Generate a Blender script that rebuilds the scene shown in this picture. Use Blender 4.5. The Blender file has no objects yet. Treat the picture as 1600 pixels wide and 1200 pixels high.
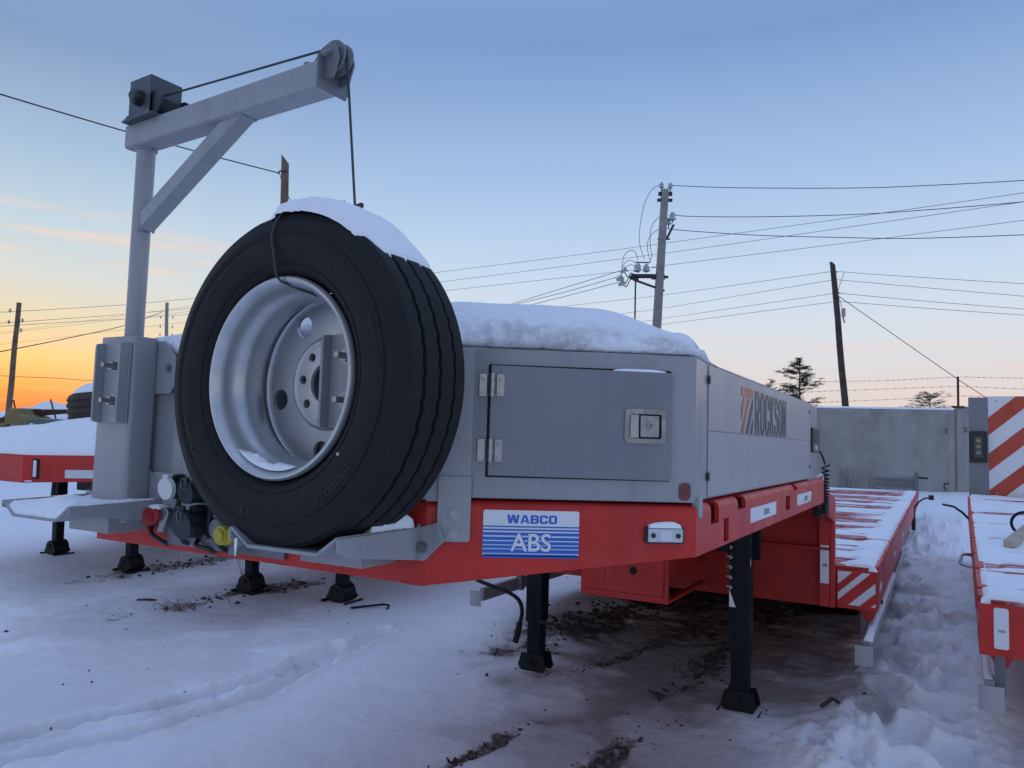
import bpy, bmesh, math, random
import numpy as np
from mathutils import Matrix, Vector

sc = bpy.context.scene
COL = sc.collection
R = math.radians

# ------------------------------------------------------------------ camera
cam = bpy.data.cameras.new('camera')
cam_o = bpy.data.objects.new('camera', cam)
COL.objects.link(cam_o)
cr, cu, cf = (0.8739, 0.4858, 0.0166), (0.0098, -0.0518, 0.9986), (-0.4860, 0.8725, 0.0500)
cam_o.matrix_world = Matrix(((cr[0], cu[0], -cf[0], 1.8028), (cr[1], cu[1], -cf[1], -1.5976),
                             (cr[2], cu[2], -cf[2], 1.7704), (0, 0, 0, 1)))
cam.sensor_width = 36
cam.lens = 1194.17 / 1600 * 36
cam.clip_start = 0.05
cam.clip_end = 4000
sc.camera = cam_o

# ------------------------------------------------------------------ dusk sky
SUN_AZ = R(-66)          # from +Y towards +X
SUN_DIR = (math.sin(SUN_AZ), math.cos(SUN_AZ), 0.0)
world = bpy.data.worlds.new('World')
sc.world = world
world.use_nodes = True
wt = world.node_tree
wn = wt.nodes
wl = wt.links


def WN(t, **kw):
    n = wn.new(t)
    for k, v in kw.items():
        setattr(n, k, v)
    return n


def wmath(op, a, b=None, c=None, clamp=False):
    n = WN('ShaderNodeMath', operation=op, use_clamp=clamp)
    for i, x in enumerate((a, b, c)):
        if x is None:
            continue
        if isinstance(x, (int, float)):
            n.inputs[i].default_value = x
        else:
            wl.new(x, n.inputs[i])
    return n.outputs[0]


def ramp_node(tree, stops, fac, interp='LINEAR'):
    n = tree.nodes.new('ShaderNodeValToRGB')
    cr_ = n.color_ramp
    cr_.interpolation = interp
    while len(cr_.elements) > 1:
        cr_.elements.remove(cr_.elements[-1])
    for i, (p, c) in enumerate(stops):
        e = cr_.elements[0] if i == 0 else cr_.elements.new(p)
        e.position = p
        e.color = (c[0], c[1], c[2], 1)
    tree.links.new(fac, n.inputs[0])
    return n.outputs[0]


def srgb(r, g, b):
    f = lambda v: (v / 255 / 12.92) if v / 255 <= 0.04045 else ((v / 255 + 0.055) / 1.055) ** 2.4
    return (f(r), f(g), f(b))


geo = WN('ShaderNodeTexCoord')
sep = WN('ShaderNodeSeparateXYZ')
wl.new(geo.outputs['Generated'], sep.inputs[0])
elev = wmath('MULTIPLY', wmath('ARCSINE', sep.outputs[2]), 180 / math.pi)          # degrees
e90 = wmath('DIVIDE', elev, 90, clamp=True)
# cool side of the sky, away from the set sun
SKY_EV = 0.30                # seen colours at this exposure, but stops above the frame raised to light snow


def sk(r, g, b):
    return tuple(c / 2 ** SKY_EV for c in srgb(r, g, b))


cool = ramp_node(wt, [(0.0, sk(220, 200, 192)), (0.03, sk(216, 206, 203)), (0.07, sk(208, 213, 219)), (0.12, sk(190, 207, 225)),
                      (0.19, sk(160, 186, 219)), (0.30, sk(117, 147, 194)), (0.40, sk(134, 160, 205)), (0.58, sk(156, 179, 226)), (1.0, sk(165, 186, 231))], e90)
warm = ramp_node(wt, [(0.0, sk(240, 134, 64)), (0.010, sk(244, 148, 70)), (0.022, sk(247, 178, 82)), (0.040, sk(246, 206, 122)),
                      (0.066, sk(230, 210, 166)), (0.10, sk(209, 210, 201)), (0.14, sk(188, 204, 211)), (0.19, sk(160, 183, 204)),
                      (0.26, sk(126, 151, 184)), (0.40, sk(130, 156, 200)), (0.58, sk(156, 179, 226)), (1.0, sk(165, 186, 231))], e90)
# horizontal angle to the sunset point
hl = wmath('SQRT', wmath('ADD', wmath('MULTIPLY', sep.outputs[0], sep.outputs[0]), wmath('MULTIPLY', sep.outputs[1], sep.outputs[1])))
cosaz = wmath('DIVIDE', wmath('ADD', wmath('MULTIPLY', sep.outputs[0], SUN_DIR[0]), wmath('MULTIPLY', sep.outputs[1], SUN_DIR[1])),
              wmath('MAXIMUM', hl, 0.001))
azang = wmath('DIVIDE', wmath('ARCCOSINE', wmath('MINIMUM', wmath('MAXIMUM', cosaz, -1), 1)), math.pi, clamp=True)
wf = WN('ShaderNodeMapRange', interpolation_type='SMOOTHSTEP')
wl.new(azang, wf.inputs[0])
wf.inputs[1].default_value = 0.0
wf.inputs[2].default_value = 0.225
wf.inputs[3].default_value = 1.0
wf.inputs[4].default_value = 0.0
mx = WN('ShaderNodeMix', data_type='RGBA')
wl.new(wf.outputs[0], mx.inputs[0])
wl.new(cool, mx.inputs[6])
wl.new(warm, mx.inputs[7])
# thin sunset streaks, stretched along the horizon
azs = wmath('ARCTAN2', sep.outputs[0], sep.outputs[1])
cmb = WN('ShaderNodeCombineXYZ')
wl.new(wmath('MULTIPLY', azs, 2.2), cmb.inputs[0])
wl.new(wmath('ADD', wmath('MULTIPLY', elev, 0.55), wmath('MULTIPLY', azs, 1.3)), cmb.inputs[1])
ns = WN('ShaderNodeTexNoise')
ns.inputs['Scale'].default_value = 1.25
ns.inputs['Detail'].default_value = 4
ns.inputs['Roughness'].default_value = 0.5
wl.new(cmb.outputs[0], ns.inputs['Vector'])
st = WN('ShaderNodeMapRange', interpolation_type='SMOOTHSTEP')
wl.new(ns.outputs[0], st.inputs[0])
st.inputs[1].default_value = 0.50
st.inputs[2].default_value = 0.66
band_w = ramp_node(wt, [(0.0, (0.35,) * 3), (0.02, (0.9,) * 3), (0.07, (0.8,) * 3), (0.12, (0.8,) * 3), (0.16, (0, 0, 0))], e90)
band_c = ramp_node(wt, [(0.0, (0.5,) * 3), (0.02, (0.9,) * 3), (0.055, (0.8,) * 3), (0.08, (0.12,) * 3), (0.12, (0, 0, 0))], e90)
bm_ = WN('ShaderNodeMix', data_type='RGBA')
wl.new(wf.outputs[0], bm_.inputs[0])
wl.new(band_c, bm_.inputs[6])
wl.new(band_w, bm_.inputs[7])
sf = wmath('MULTIPLY', wmath('MULTIPLY', st.outputs[0], bm_.outputs[2]), 0.8)
streak_col = WN('ShaderNodeMix', data_type='RGBA')
wl.new(wf.outputs[0], streak_col.inputs[0])
streak_col.inputs[6].default_value = (*sk(230, 198, 194), 1)
streak_col.inputs[7].default_value = (*sk(255, 206, 160), 1)
mx2 = WN('ShaderNodeMix', data_type='RGBA')
wl.new(sf, mx2.inputs[0])
wl.new(mx.outputs[2], mx2.inputs[6])
wl.new(streak_col.outputs[2], mx2.inputs[7])
# a share of the physical sky
sky = WN('ShaderNodeTexSky', sky_type='NISHITA', sun_disc=False)
sky.sun_elevation = R(-1.0)
sky.sun_rotation = SUN_AZ
sky.ozone_density = 4
skm = WN('ShaderNodeVectorMath', operation='SCALE')
wl.new(sky.outputs[0], skm.inputs[0])
skm.inputs['Scale'].default_value = 0.05
add = WN('ShaderNodeVectorMath', operation='ADD')
wl.new(mx2.outputs[2], add.inputs[0])
wl.new(skm.outputs[0], add.inputs[1])
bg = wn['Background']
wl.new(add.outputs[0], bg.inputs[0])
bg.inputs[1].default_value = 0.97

# the glow of the sun just under the horizon
sun = bpy.data.lights.new('sun', 'SUN')
sun.energy = 0.25
sun.color = (1.0, 0.62, 0.36)
sun.angle = R(14)
sun_o = bpy.data.objects.new('sun', sun)
COL.objects.link(sun_o)
sd = Vector((math.sin(SUN_AZ), math.cos(SUN_AZ), math.tan(R(3.0)))).normalized()
sun_o.rotation_euler = sd.to_track_quat('Z', 'Y').to_euler()

vs = sc.view_settings
vs.view_transform = 'Standard'
vs.look = 'None'
vs.exposure = 0.50
vs.gamma = 1.0
vs.use_curve_mapping = False

# ------------------------------------------------------------------ materials
MATS = {}
OFF = {}      # parts of a tilted thing are drawn about its own datum; this moves them up to it


def mat(name, col, rough=0.5, metal=0.0, var=0.0, vscale=8.0, bump=0.0, bscale=40.0, col2=None, thr=None,
        spec=0.5, alpha=None, coat=0.0, grime=0.0, detail=6.0):
    """Principled material with noise driven colour variation, roughness variation and fine relief."""
    m = bpy.data.materials.new(name)
    m.use_nodes = True
    t = m.node_tree
    p = t.nodes['Principled BSDF']
    p.inputs['Base Color'].default_value = (*col, 1)
    p.inputs['Roughness'].default_value = rough
    p.inputs['Metallic'].default_value = metal
    p.inputs['Specular IOR Level'].default_value = spec
    p.inputs['Coat Weight'].default_value = coat
    tc = t.nodes.new('ShaderNodeTexCoord')
    src = tc.outputs['Object']
    if var or col2:
        n = t.nodes.new('ShaderNodeTexNoise')
        n.inputs['Scale'].default_value = vscale
        n.inputs['Detail'].default_value = detail
        n.inputs['Roughness'].default_value = 0.62
        t.links.new(src, n.inputs['Vector'])
        c2 = col2 if col2 else tuple(c * (1 - var) for c in col)
        lo, hi = thr if thr else (0.35, 0.7)
        mr = t.nodes.new('ShaderNodeMapRange')
        t.links.new(n.outputs[0], mr.inputs[0])
        mr.inputs[1].default_value = lo
        mr.inputs[2].default_value = hi
        mr.clamp = True
        mixn = t.nodes.new('ShaderNodeMix')
        mixn.data_type = 'RGBA'
        t.links.new(mr.outputs[0], mixn.inputs[0])
        mixn.inputs[6].default_value = (*col, 1)
        mixn.inputs[7].default_value = (*c2, 1)
        t.links.new(mixn.outputs[2], p.inputs['Base Color'])
        r2 = t.nodes.new('ShaderNodeMapRange')
        t.links.new(n.outputs[0], r2.inputs[0])
        r2.inputs[1].default_value = 0.3
        r2.inputs[2].default_value = 0.7
        r2.inputs[3].default_value = max(rough - 0.08, 0.05)
        r2.inputs[4].default_value = min(rough + 0.12, 1)
        t.links.new(r2.outputs[0], p.inputs['Roughness'])
    if grime:
        # runs of road dirt down the paint, dry salt specks and faint scuffs
        def nz_(scale, vec, det):
            q = t.nodes.new('ShaderNodeTexNoise')
            q.inputs['Scale'].default_value = scale
            q.inputs['Detail'].default_value = det
            q.inputs['Roughness'].default_value = 0.68
            t.links.new(vec, q.inputs['Vector'])
            return q.outputs[0]

        def rng(x_, a_, b_, c_, d_):
            q = t.nodes.new('ShaderNodeMapRange')
            t.links.new(x_, q.inputs[0])
            for i_, v_ in enumerate((a_, b_, c_, d_)):
                q.inputs[i_ + 1].default_value = v_
            return q.outputs[0]

        def over(f_, base_, c_):
            q = t.nodes.new('ShaderNodeMix')
            q.data_type = 'RGBA'
            t.links.new(f_, q.inputs[0])
            t.links.new(base_, q.inputs[6])
            q.inputs[7].default_value = (*c_, 1)
            return q.outputs[2]
        mpg = t.nodes.new('ShaderNodeMapping')
        mpg.inputs['Scale'].default_value = (14, 14, 1.1)
        t.links.new(src, mpg.inputs[0])
        base_ = mixn.outputs[2]
        base_ = over(rng(nz_(1.0, mpg.outputs[0], 7), .50, .78, 0, grime * .6), base_, (0.11, 0.10, 0.095))
        base_ = over(rng(nz_(2.6, src, 10), .52, .80, 0, grime * .55), base_, (0.30, 0.29, 0.28))
        base_ = over(rng(nz_(160, src, 3), .66, .74, 0, grime * .5), base_, (0.45, 0.45, 0.46))
        t.links.new(base_, p.inputs['Base Color'])
    if bump:
        b = t.nodes.new('ShaderNodeBump')
        b.inputs['Strength'].default_value = bump
        b.inputs['Distance'].default_value = 0.01
        n2 = t.nodes.new('ShaderNodeTexNoise')
        n2.inputs['Scale'].default_value = bscale
        n2.inputs['Detail'].default_value = 8
        t.links.new(src, n2.inputs['Vector'])
        t.links.new(n2.outputs[0], b.inputs['Height'])
        t.links.new(b.outputs[0], p.inputs['Normal'])
    MATS[name] = m
    return m


mat('red', (0.58, 0.029, 0.021), 0.42, 0, 0.25, 5, 0.06, 60, spec=0.35, grime=0.22)
mat('red_dull', (0.46, 0.028, 0.018), 0.55, 0, 0.3, 4, 0.08, 50, spec=0.3, grime=0.3)
mat('grey', (0.315, 0.322, 0.33), 0.34, 0.0, 0.09, 3, 0.05, 60, coat=0.12, grime=0.55)
mat('winch_grey', (0.07, 0.085, 0.10), 0.4, 0.15, 0.15, 6, 0.03, 80)
mat('grey_dark', (0.17, 0.18, 0.195), 0.4, 0.1, 0.15, 6, 0.04, 80, grime=0.35)
mat('grey_light', (0.37, 0.375, 0.385), 0.34, 0.05, 0.06, 3, 0.04, 60, grime=0.32)
mat('door_grey', (0.205, 0.216, 0.234), 0.36, 0.05, 0.07, 3, 0.05, 60, grime=0.40)
mat('steel', (0.36, 0.37, 0.38), 0.30, 0.9, 0.2, 14, 0.06, 60)
mat('chrome', (0.26, 0.28, 0.31), 0.27, 1.0, 0.25, 30)
mat('silver', (0.58, 0.59, 0.60), 0.33, 0.6, 0.2, 9, 0.05, 90, grime=0.45)
mat('black', (0.009, 0.011, 0.014), 0.5, 0, 0.3, 9, 0.06, 70, spec=0.25)
mat('black_leg', (0.006, 0.008, 0.013), 0.45, 0, 0.4, 7, 0.08, 60, col2=(0.028, 0.025, 0.024), thr=(0.6, 0.9), spec=0.18)
mat('gap', (0.006, 0.006, 0.008), 0.8)
mat('rubber', (0.0085, 0.0095, 0.0105), 0.70, 0, 0.35, 10, 0.06, 140, col2=(0.026, 0.023, 0.021), thr=(0.48, 0.85), spec=0.32)
mat('rubber_mark', (0.021, 0.020, 0.020), 0.62, 0, 0.3, 30)
mat('rubber_old', (0.055, 0.045, 0.035), 0.8, 0, 0.4, 10, 0.1, 60)
mat('snow', (0.88, 0.90, 0.93), 0.75, 0, 0, bump=0.5, bscale=22)
mat('snow_dirty', (0.80, 0.82, 0.86), 0.8, 0, 0, bump=0.6, bscale=30, col2=(0.42, 0.41, 0.41), vscale=9, thr=(0.55, 0.75))
mat('blue', (0.006, 0.12, 0.52), 0.3, 0, 0.08, 5, coat=0.3)
mat('sign_white', (0.74, 0.75, 0.77), 0.3, 0, 0.04, 5, coat=0.3)
mat('reflector', (0.66, 0.68, 0.70), 0.35, 0.1, 0.1, 30)
mat('dark_print', (0.03, 0.038, 0.055), 0.4, 0.1)
mat('orange_print', (0.42, 0.14, 0.09), 0.4, 0.1, 0.2, 10)
mat('brown_sticker', (0.20, 0.06, 0.05), 0.4, 0.1, 0.5, 40)
mat('white_cap', (0.70, 0.71, 0.70), 0.35, 0, 0.1, 20)
mat('red_cap', (0.36, 0.022, 0.022), 0.4, 0, 0.15, 20)
mat('yellow_cap', (0.46, 0.37, 0.025), 0.4, 0, 0.15, 20)
mat('plastic', (0.016, 0.018, 0.02), 0.38, 0, 0.2, 30, 0.03, 120)
mat('amber_lens', (0.30, 0.25, 0.12), 0.2, 0, 0.1, 30, coat=0.5)
mat('stripe_red', (0.52, 0.065, 0.03), 0.45, 0, 0.15, 6, grime=0.3)
mat('lens', (0.58, 0.62, 0.66), 0.15, 0.2, 0.25, 60, coat=0.6)
cm = mat('concrete', (0.35, 0.34, 0.32), 0.9, 0, 0.35, 2.2, 0.7, 26, col2=(0.245, 0.238, 0.222), thr=(0.34, 0.70), detail=14)
nt_ = cm.node_tree
mp_ = nt_.nodes.new('ShaderNodeMapping')
mp_.inputs['Scale'].default_value = (1, 1, .5)
nt_.links.new(nt_.nodes['Texture Coordinate'].outputs['Object'], mp_.inputs[0])
for q_ in nt_.nodes:
    if q_.type == 'TEX_NOISE' and q_.inputs['Scale'].default_value < 5:
        nt_.links.new(mp_.outputs[0], q_.inputs['Vector'])
mat('concrete_pole', (0.30, 0.30, 0.29), 0.85, 0, 0.25, 3, 0.2, 30)
mat('wood_pole', (0.20, 0.145, 0.105), 0.85, 0, 0.5, 4, 0.4, 25)
mat('wood_dark', (0.075, 0.060, 0.052), 0.85, 0, 0.5, 4, 0.4, 25)
mat('wire', (0.03, 0.03, 0.035), 0.6)
mat('wire_thin', (0.10, 0.11, 0.13), 0.6)
mat('rope', (0.05, 0.055, 0.06), 0.6, 0.3)
mat('glass_insulator', (0.50, 0.60, 0.60), 0.15, 0, 0.1, 10, coat=0.5)
mat('rust', (0.09, 0.045, 0.03), 0.8, 0.2, 0.4, 20, 0.2, 40)
mat('soil', (0.075, 0.055, 0.042), 0.95, 0, 0.5, 30, 0.4, 60)
mat('bark', (0.09, 0.055, 0.038), 0.9, 0, 0.4, 12, 0.3, 30)
mat('needles', (0.035, 0.050, 0.032), 0.75, 0, 0.5, 3)
mat('yellow_machine', (0.27, 0.20, 0.075), 0.65, 0, 0.4, 3, 0.1, 20, grime=0.8)
mat('green_machine', (0.10, 0.15, 0.12), 0.6, 0, 0.3, 3, 0.1, 20)
mat('window_dark', (0.02, 0.022, 0.025), 0.15)
mat('pale_wood', (0.50, 0.40, 0.32), 0.7, 0, 0.2, 6)
mat('weeds', (0.23, 0.20, 0.165), 0.9, 0, 0.3, 20)
mat('dry_grass', (0.22, 0.16, 0.10), 0.9, 0, 0.3, 20)

# deck planks: red paint under an uneven dusting of snow
m = mat('plank', (0.40, 0.028, 0.024), 0.6, 0, 0, bump=0.3, bscale=30, col2=(0.66, 0.54, 0.54), vscale=5, thr=(0.46, 0.68), detail=9)

# ------------------------------------------------------------------ mesh helpers


class MB:
    def __init__(self, M=None):
        self.v, self.f, self.s, self.M = [], [], [], M

    def add(self, vs_, fs_, M=None, smooth=False):
        o = len(self.v)
        A = (self.M @ M) if (self.M is not None and M is not None) else (M if M is not None else self.M)
        for p in vs_:
            self.v.append(tuple(A @ Vector(p)) if A is not None else tuple(p))
        for q in fs_:
            self.f.append(tuple(o + i for i in q))
            self.s.append(smooth)
        return self

    def box(self, x0, x1, y0, y1, z0, z1, M=None):
        x0, x1 = sorted((x0, x1)); y0, y1 = sorted((y0, y1)); z0, z1 = sorted((z0, z1))
        return self.add([(x0, y0, z0), (x1, y0, z0), (x1, y1, z0), (x0, y1, z0), (x0, y0, z1), (x1, y0, z1), (x1, y1, z1), (x0, y1, z1)],
                        [(3, 2, 1, 0), (4, 5, 6, 7), (0, 1, 5, 4), (1, 2, 6, 5), (2, 3, 7, 6), (3, 0, 4, 7)], M)

    def prism(self, poly, d0, d1, axis='z', M=None):
        """poly: 2D points; extruded from d0 to d1 along axis (x: poly=(y,z), y: poly=(x,z), z: poly=(x,y))."""
        n = len(poly)
        f3 = {'x': lambda a, b, d: (d, a, b), 'y': lambda a, b, d: (a, d, b), 'z': lambda a, b, d: (a, b, d)}[axis]
        vs_ = [f3(a, b, d0) for a, b in poly] + [f3(a, b, d1) for a, b in poly]
        fs_ = [tuple(range(n)), tuple(range(2 * n - 1, n - 1, -1))]
        for i in range(n):
            j = (i + 1) % n
            fs_.append((j, i, n + i, n + j))
        return self.add(vs_, fs_, M)

    def cyl(self, p0, p1, r0, r1=None, n=16, M=None, smooth=True):
        r1 = r0 if r1 is None else r1
        p0, p1 = Vector(p0), Vector(p1)
        d = (p1 - p0).normalized()
        a = d.orthogonal().normalized()
        b = d.cross(a)
        vs_ = []
        for p, r in ((p0, r0), (p1, r1)):
            for i in range(n):
                t = 2 * math.pi * i / n
                vs_.append(p + a * (r * math.cos(t)) + b * (r * math.sin(t)))
        self.add(vs_, [(i, (i + 1) % n, n + (i + 1) % n, n + i) for i in range(n)], M, smooth)
        o = [tuple(p) for p in vs_]
        self.add(o[:n], [tuple(range(n - 1, -1, -1))], M)
        self.add(o[n:], [tuple(range(n))], M)
        return self

    def tube(self, pts, r, n=8, M=None):
        """pts polyline; r number or list"""
        pts = [Vector(p) for p in pts]
        k = len(pts)
        rs = r if isinstance(r, (list, tuple)) else [r] * k
        vs_ = []
        a = None
        for i, p in enumerate(pts):
            d = (pts[min(i + 1, k - 1)] - pts[max(i - 1, 0)])
            d = d.normalized() if d.length > 1e-9 else Vector((0, 0, 1))
            a = d.orthogonal().normalized() if a is None else (a - d * a.dot(d)).normalized()
            b = d.cross(a)
            for j in range(n):
                t = 2 * math.pi * j / n
                vs_.append(p + a * (rs[i] * math.cos(t)) + b * (rs[i] * math.sin(t)))
        fs_ = []
        for i in range(k - 1):
            for j in range(n):
                j2 = (j + 1) % n
                fs_.append((i * n + j, i * n + j2, (i + 1) * n + j2, (i + 1) * n + j))
        fs_.append(tuple(range(n - 1, -1, -1)))
        fs_.append(tuple(range((k - 1) * n, k * n)))
        return self.add(vs_, fs_, M, True)

    def lathe(self, prof, n=64, axis='y', M=None, closed=False, wob=None):
        """prof: list of (r, h). Revolves round the axis."""
        k = len(prof)
        vs_ = []
        for i in range(n):
            t = 2 * math.pi * i / n
            c, s_ = math.cos(t), math.sin(t)
            for q, (r, h) in enumerate(prof):
                if wob:
                    r, h = wob(q, i, r, h)
                if axis == 'y':
                    vs_.append((r * c, h, r * s_))
                elif axis == 'z':
                    vs_.append((r * c, r * s_, h))
                else:
                    vs_.append((h, r * c, r * s_))
        fs_ = []
        kk = k if closed else k - 1
        for i in range(n):
            i2 = (i + 1) % n
            for q in range(kk):
                q2 = (q + 1) % k
                fs_.append((i * k + q, i2 * k + q, i2 * k + q2, i * k + q2))
        return self.add(vs_, fs_, M, True)

    def hexbolt(self, p, d, r=0.011, h=0.009, washer=True, stud=0.0, M=None):
        p, d = Vector(p), Vector(d).normalized()
        if washer:
            self.cyl(p, p + d * 0.003, r * 1.45, n=20, M=M)
        self.cyl(p + d * 0.003, p + d * (0.003 + h), r, r * 0.96, n=6, M=M, smooth=False)
        if stud:
            self.cyl(p + d * (0.003 + h), p + d * (0.003 + h + stud), r * 0.55, r * 0.5, n=12, M=M)
        return self

    def build(self, name, material, parent=None, bevel=0.0, seg=2, ang=35, loc=None, sharp=True):
        me = bpy.data.meshes.new(name)
        me.from_pydata([tuple(p) for p in self.v], [], self.f)
        me.polygons.foreach_set('use_smooth', [bool(x) or bevel > 0 for x in self.s])
        bm = bmesh.new()
        bm.from_mesh(me)
        bmesh.ops.recalc_face_normals(bm, faces=bm.faces)
        bm.to_mesh(me)
        bm.free()
        if sharp:
            me.set_sharp_from_angle(angle=R(ang))
        me.materials.append(MATS[material] if isinstance(material, str) else material)
        o = bpy.data.objects.new(name, me)
        COL.objects.link(o)
        if parent is not None:
            o.parent = parent
            if parent.name in OFF:
                o.location = OFF[parent.name]
        if loc:
            o.location = loc
        if bevel:
            b = o.modifiers.new('bevel', 'BEVEL')
            b.width = bevel
            b.segments = seg
            b.limit_method = 'ANGLE'
            b.angle_limit = R(40)
            b.harden_normals = False
        return o


def tag(o, label=None, cat=None, group=None, kind=None):
    for k, v in (('label', label), ('category', cat), ('group', group), ('kind', kind)):
        if v:
            o[k] = v
    return o


def empty(name, loc=(0, 0, 0), rot=(0, 0, 0), parent=None, size=0.2):
    o = bpy.data.objects.new(name, None)
    o.empty_display_size = size
    COL.objects.link(o)
    o.location = loc
    o.rotation_euler = rot
    if parent is not None:
        o.parent = parent
        if parent.name in OFF:
            o.location = Vector(OFF[parent.name]) + Vector(loc)
    return o


def mesh_from_curve(cu_):
    o = bpy.data.objects.new('tmp', cu_)
    COL.objects.link(o)
    dg = bpy.context.evaluated_depsgraph_get()
    me = bpy.data.meshes.new_from_object(o.evaluated_get(dg))
    bpy.data.objects.remove(o)
    bpy.data.curves.remove(cu_)
    return me


def holed_plate(outer, holes, thick):
    """2D outline with holes (lists of points), returned as mesh data of the given thickness in xy."""
    cu_ = bpy.data.curves.new('c', 'CURVE')
    cu_.dimensions = '2D'
    cu_.fill_mode = 'BOTH'
    cu_.extrude = thick / 2
    for pts in [outer] + holes:
        sp = cu_.splines.new('POLY')
        sp.points.add(len(pts) - 1)
        for i, (x, y) in enumerate(pts):
            sp.points[i].co = (x, y, 0, 1)
        sp.use_cyclic_u = True
    return mesh_from_curve(cu_)


def circle(cx, cy, r, n=32):
    return [(cx + r * math.cos(2 * math.pi * i / n), cy + r * math.sin(2 * math.pi * i / n)) for i in range(n)]


def rrect(x0, x1, y0, y1, r, n=5):
    pts = []
    for cx, cy, a0 in ((x1 - r, y0 + r, -90), (x1 - r, y1 - r, 0), (x0 + r, y1 - r, 90), (x0 + r, y0 + r, 180)):
        for i in range(n + 1):
            a = R(a0 + 90 * i / n)
            pts.append((cx + r * math.cos(a), cy + r * math.sin(a)))
    return pts


def text_mesh(body, w, h, bold=0.0, thick=0.0008, shear=0.0, spacing=1.0):
    """Lettering scaled to a w x h block with its lower left corner at the origin, in the xy plane."""
    cu_ = bpy.data.curves.new('t', 'FONT')
    cu_.body = body
    cu_.offset = bold
    cu_.shear = shear
    cu_.space_character = spacing
    me = mesh_from_curve(cu_)
    co = np.empty(len(me.vertices) * 3)
    me.vertices.foreach_get('co', co)
    co = co.reshape(-1, 3)
    lo, hi = co.min(0), co.max(0)
    co[:, 0] = (co[:, 0] - lo[0]) / (hi[0] - lo[0]) * w
    co[:, 1] = (co[:, 1] - lo[1]) / (hi[1] - lo[1]) * h
    co[:, 2] = 0
    me.vertices.foreach_set('co', co.ravel())
    me.update()
    return me


GLYPH = {
    # outlines on a unit cell; t = stem width, u = bar height, c = corner cut
    'O': lambda t, u, c: ([(c, 0), (1 - c, 0), (1, c * .7), (1, 1 - c * .7), (1 - c, 1), (c, 1), (0, 1 - c * .7), (0, c * .7)], [[(t, u), (1 - t, u), (1 - t, 1 - u), (t, 1 - u)]]),
    'C': lambda t, u, c: ([(c, 0), (1 - c, 0), (1, c * .7), (1, .36), (1 - t, .36), (1 - t, u), (t, u), (t, 1 - u), (1 - t, 1 - u), (1 - t, .64), (1, .64), (1, 1 - c * .7), (1 - c, 1), (c, 1), (0, 1 - c * .7), (0, c * .7)], []),
    'R': lambda t, u, c: ([(0, 0), (t, 0), (t, .42), (.46, .42), (1 - t, 0), (1, 0), (.80, .46), (1, .56), (1, 1 - c * .7), (1 - c, 1), (0, 1)], [[(t, .42 + u), (1 - t, .42 + u), (1 - t, 1 - u), (t, 1 - u)]]),
    'K': lambda t, u, c: ([(0, 0), (t, 0), (t, .36), (t + .12, .46), (1 - t, 0), (1, 0), (.62, .60), (1, 1), (1 - t, 1), (t, .62), (t, 1), (0, 1)], []),
    'S': lambda t, u, c: ([(c, 0), (1 - c, 0), (1, c * .7), (1, .44), (1 - c, .56), (t, .68), (t, 1 - u), (1 - t, 1 - u), (1 - t, .70), (1, .70), (1, 1 - c * .7), (1 - c, 1), (c, 1), (0, 1 - c * .7), (0, .60), (c, .47), (1 - t, .36), (1 - t, u), (t, u), (t, .30), (0, .30), (0, c * .7)], []),
    'N': lambda t, u, c: ([(0, 0), (t, 0), (t, .62), (1 - t, 0), (1, 0), (1, 1), (1 - t, 1), (1 - t, .40), (t, 1), (0, 1)], []),
    'B': lambda t, u, c: ([(0, 0), (1 - c, 0), (1, c * .8), (1, .42), (.93, .51), (1, .60), (1, 1 - c * .8), (1 - c, 1), (0, 1)], [[(t, u), (1 - t, u), (1 - t, .5 - u * .45), (t, .5 - u * .45)], [(t, .5 + u * .5), (1 - t, .5 + u * .5), (1 - t, 1 - u), (t, 1 - u)]]),
    'A': lambda t, u, c: ([(0, 0), (t * .95, 0), (t * 1.15, .2), (1 - t * 1.15, .2), (1 - t * .95, 0), (1, 0), (.68, 1), (.32, 1)], [[(t * 1.32, .38), (1 - t * 1.32, .38), (.5, .80)]]),
    'W': lambda t, u, c: ([(.0, 1), (.14, 0), (.40, 0), (.5, .55), (.60, 0), (.86, 0), (1, 1), (1 - t * .72, 1), (.735, .42), (.62, 1), (.38, 1), (.265, .42), (t * .72, 1)], []),
}


def block_text(body, w, h, t, u, c, gap, widths=None):
    """heavy block lettering filling w x h, lower left at the origin"""
    ws = [(widths or {}).get(ch, 1.0) for ch in body]
    cell = (w - gap * (len(body) - 1)) / sum(ws)
    cu_ = bpy.data.curves.new('t', 'CURVE')
    cu_.dimensions = '2D'
    cu_.fill_mode = 'BOTH'
    x0 = 0
    for ch, wc in zip(body, ws):
        outer, holes = GLYPH[ch](t / wc if ch != 'W' else t, u, c)
        for pts in [outer] + holes:
            sp_ = cu_.splines.new('POLY')
            sp_.points.add(len(pts) - 1)
            for i, (a, b) in enumerate(pts):
                sp_.points[i].co = (x0 + a * cell * wc, b * h, 0, 1)
            sp_.use_cyclic_u = True
        x0 += cell * wc + gap
    return mesh_from_curve(cu_)


def place_mesh(name, me, material, parent, M):
    me.transform(M)
    me.name = name
    me.materials.clear()
    me.materials.append(MATS[material])
    o = bpy.data.objects.new(name, me)
    COL.objects.link(o)
    o.parent = parent
    if parent.name in OFF:
        o.location = OFF[parent.name]
    return o


# smooth value noise on arrays
_rs = np.random.RandomState(7)
_T = _rs.rand(256, 256)


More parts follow.
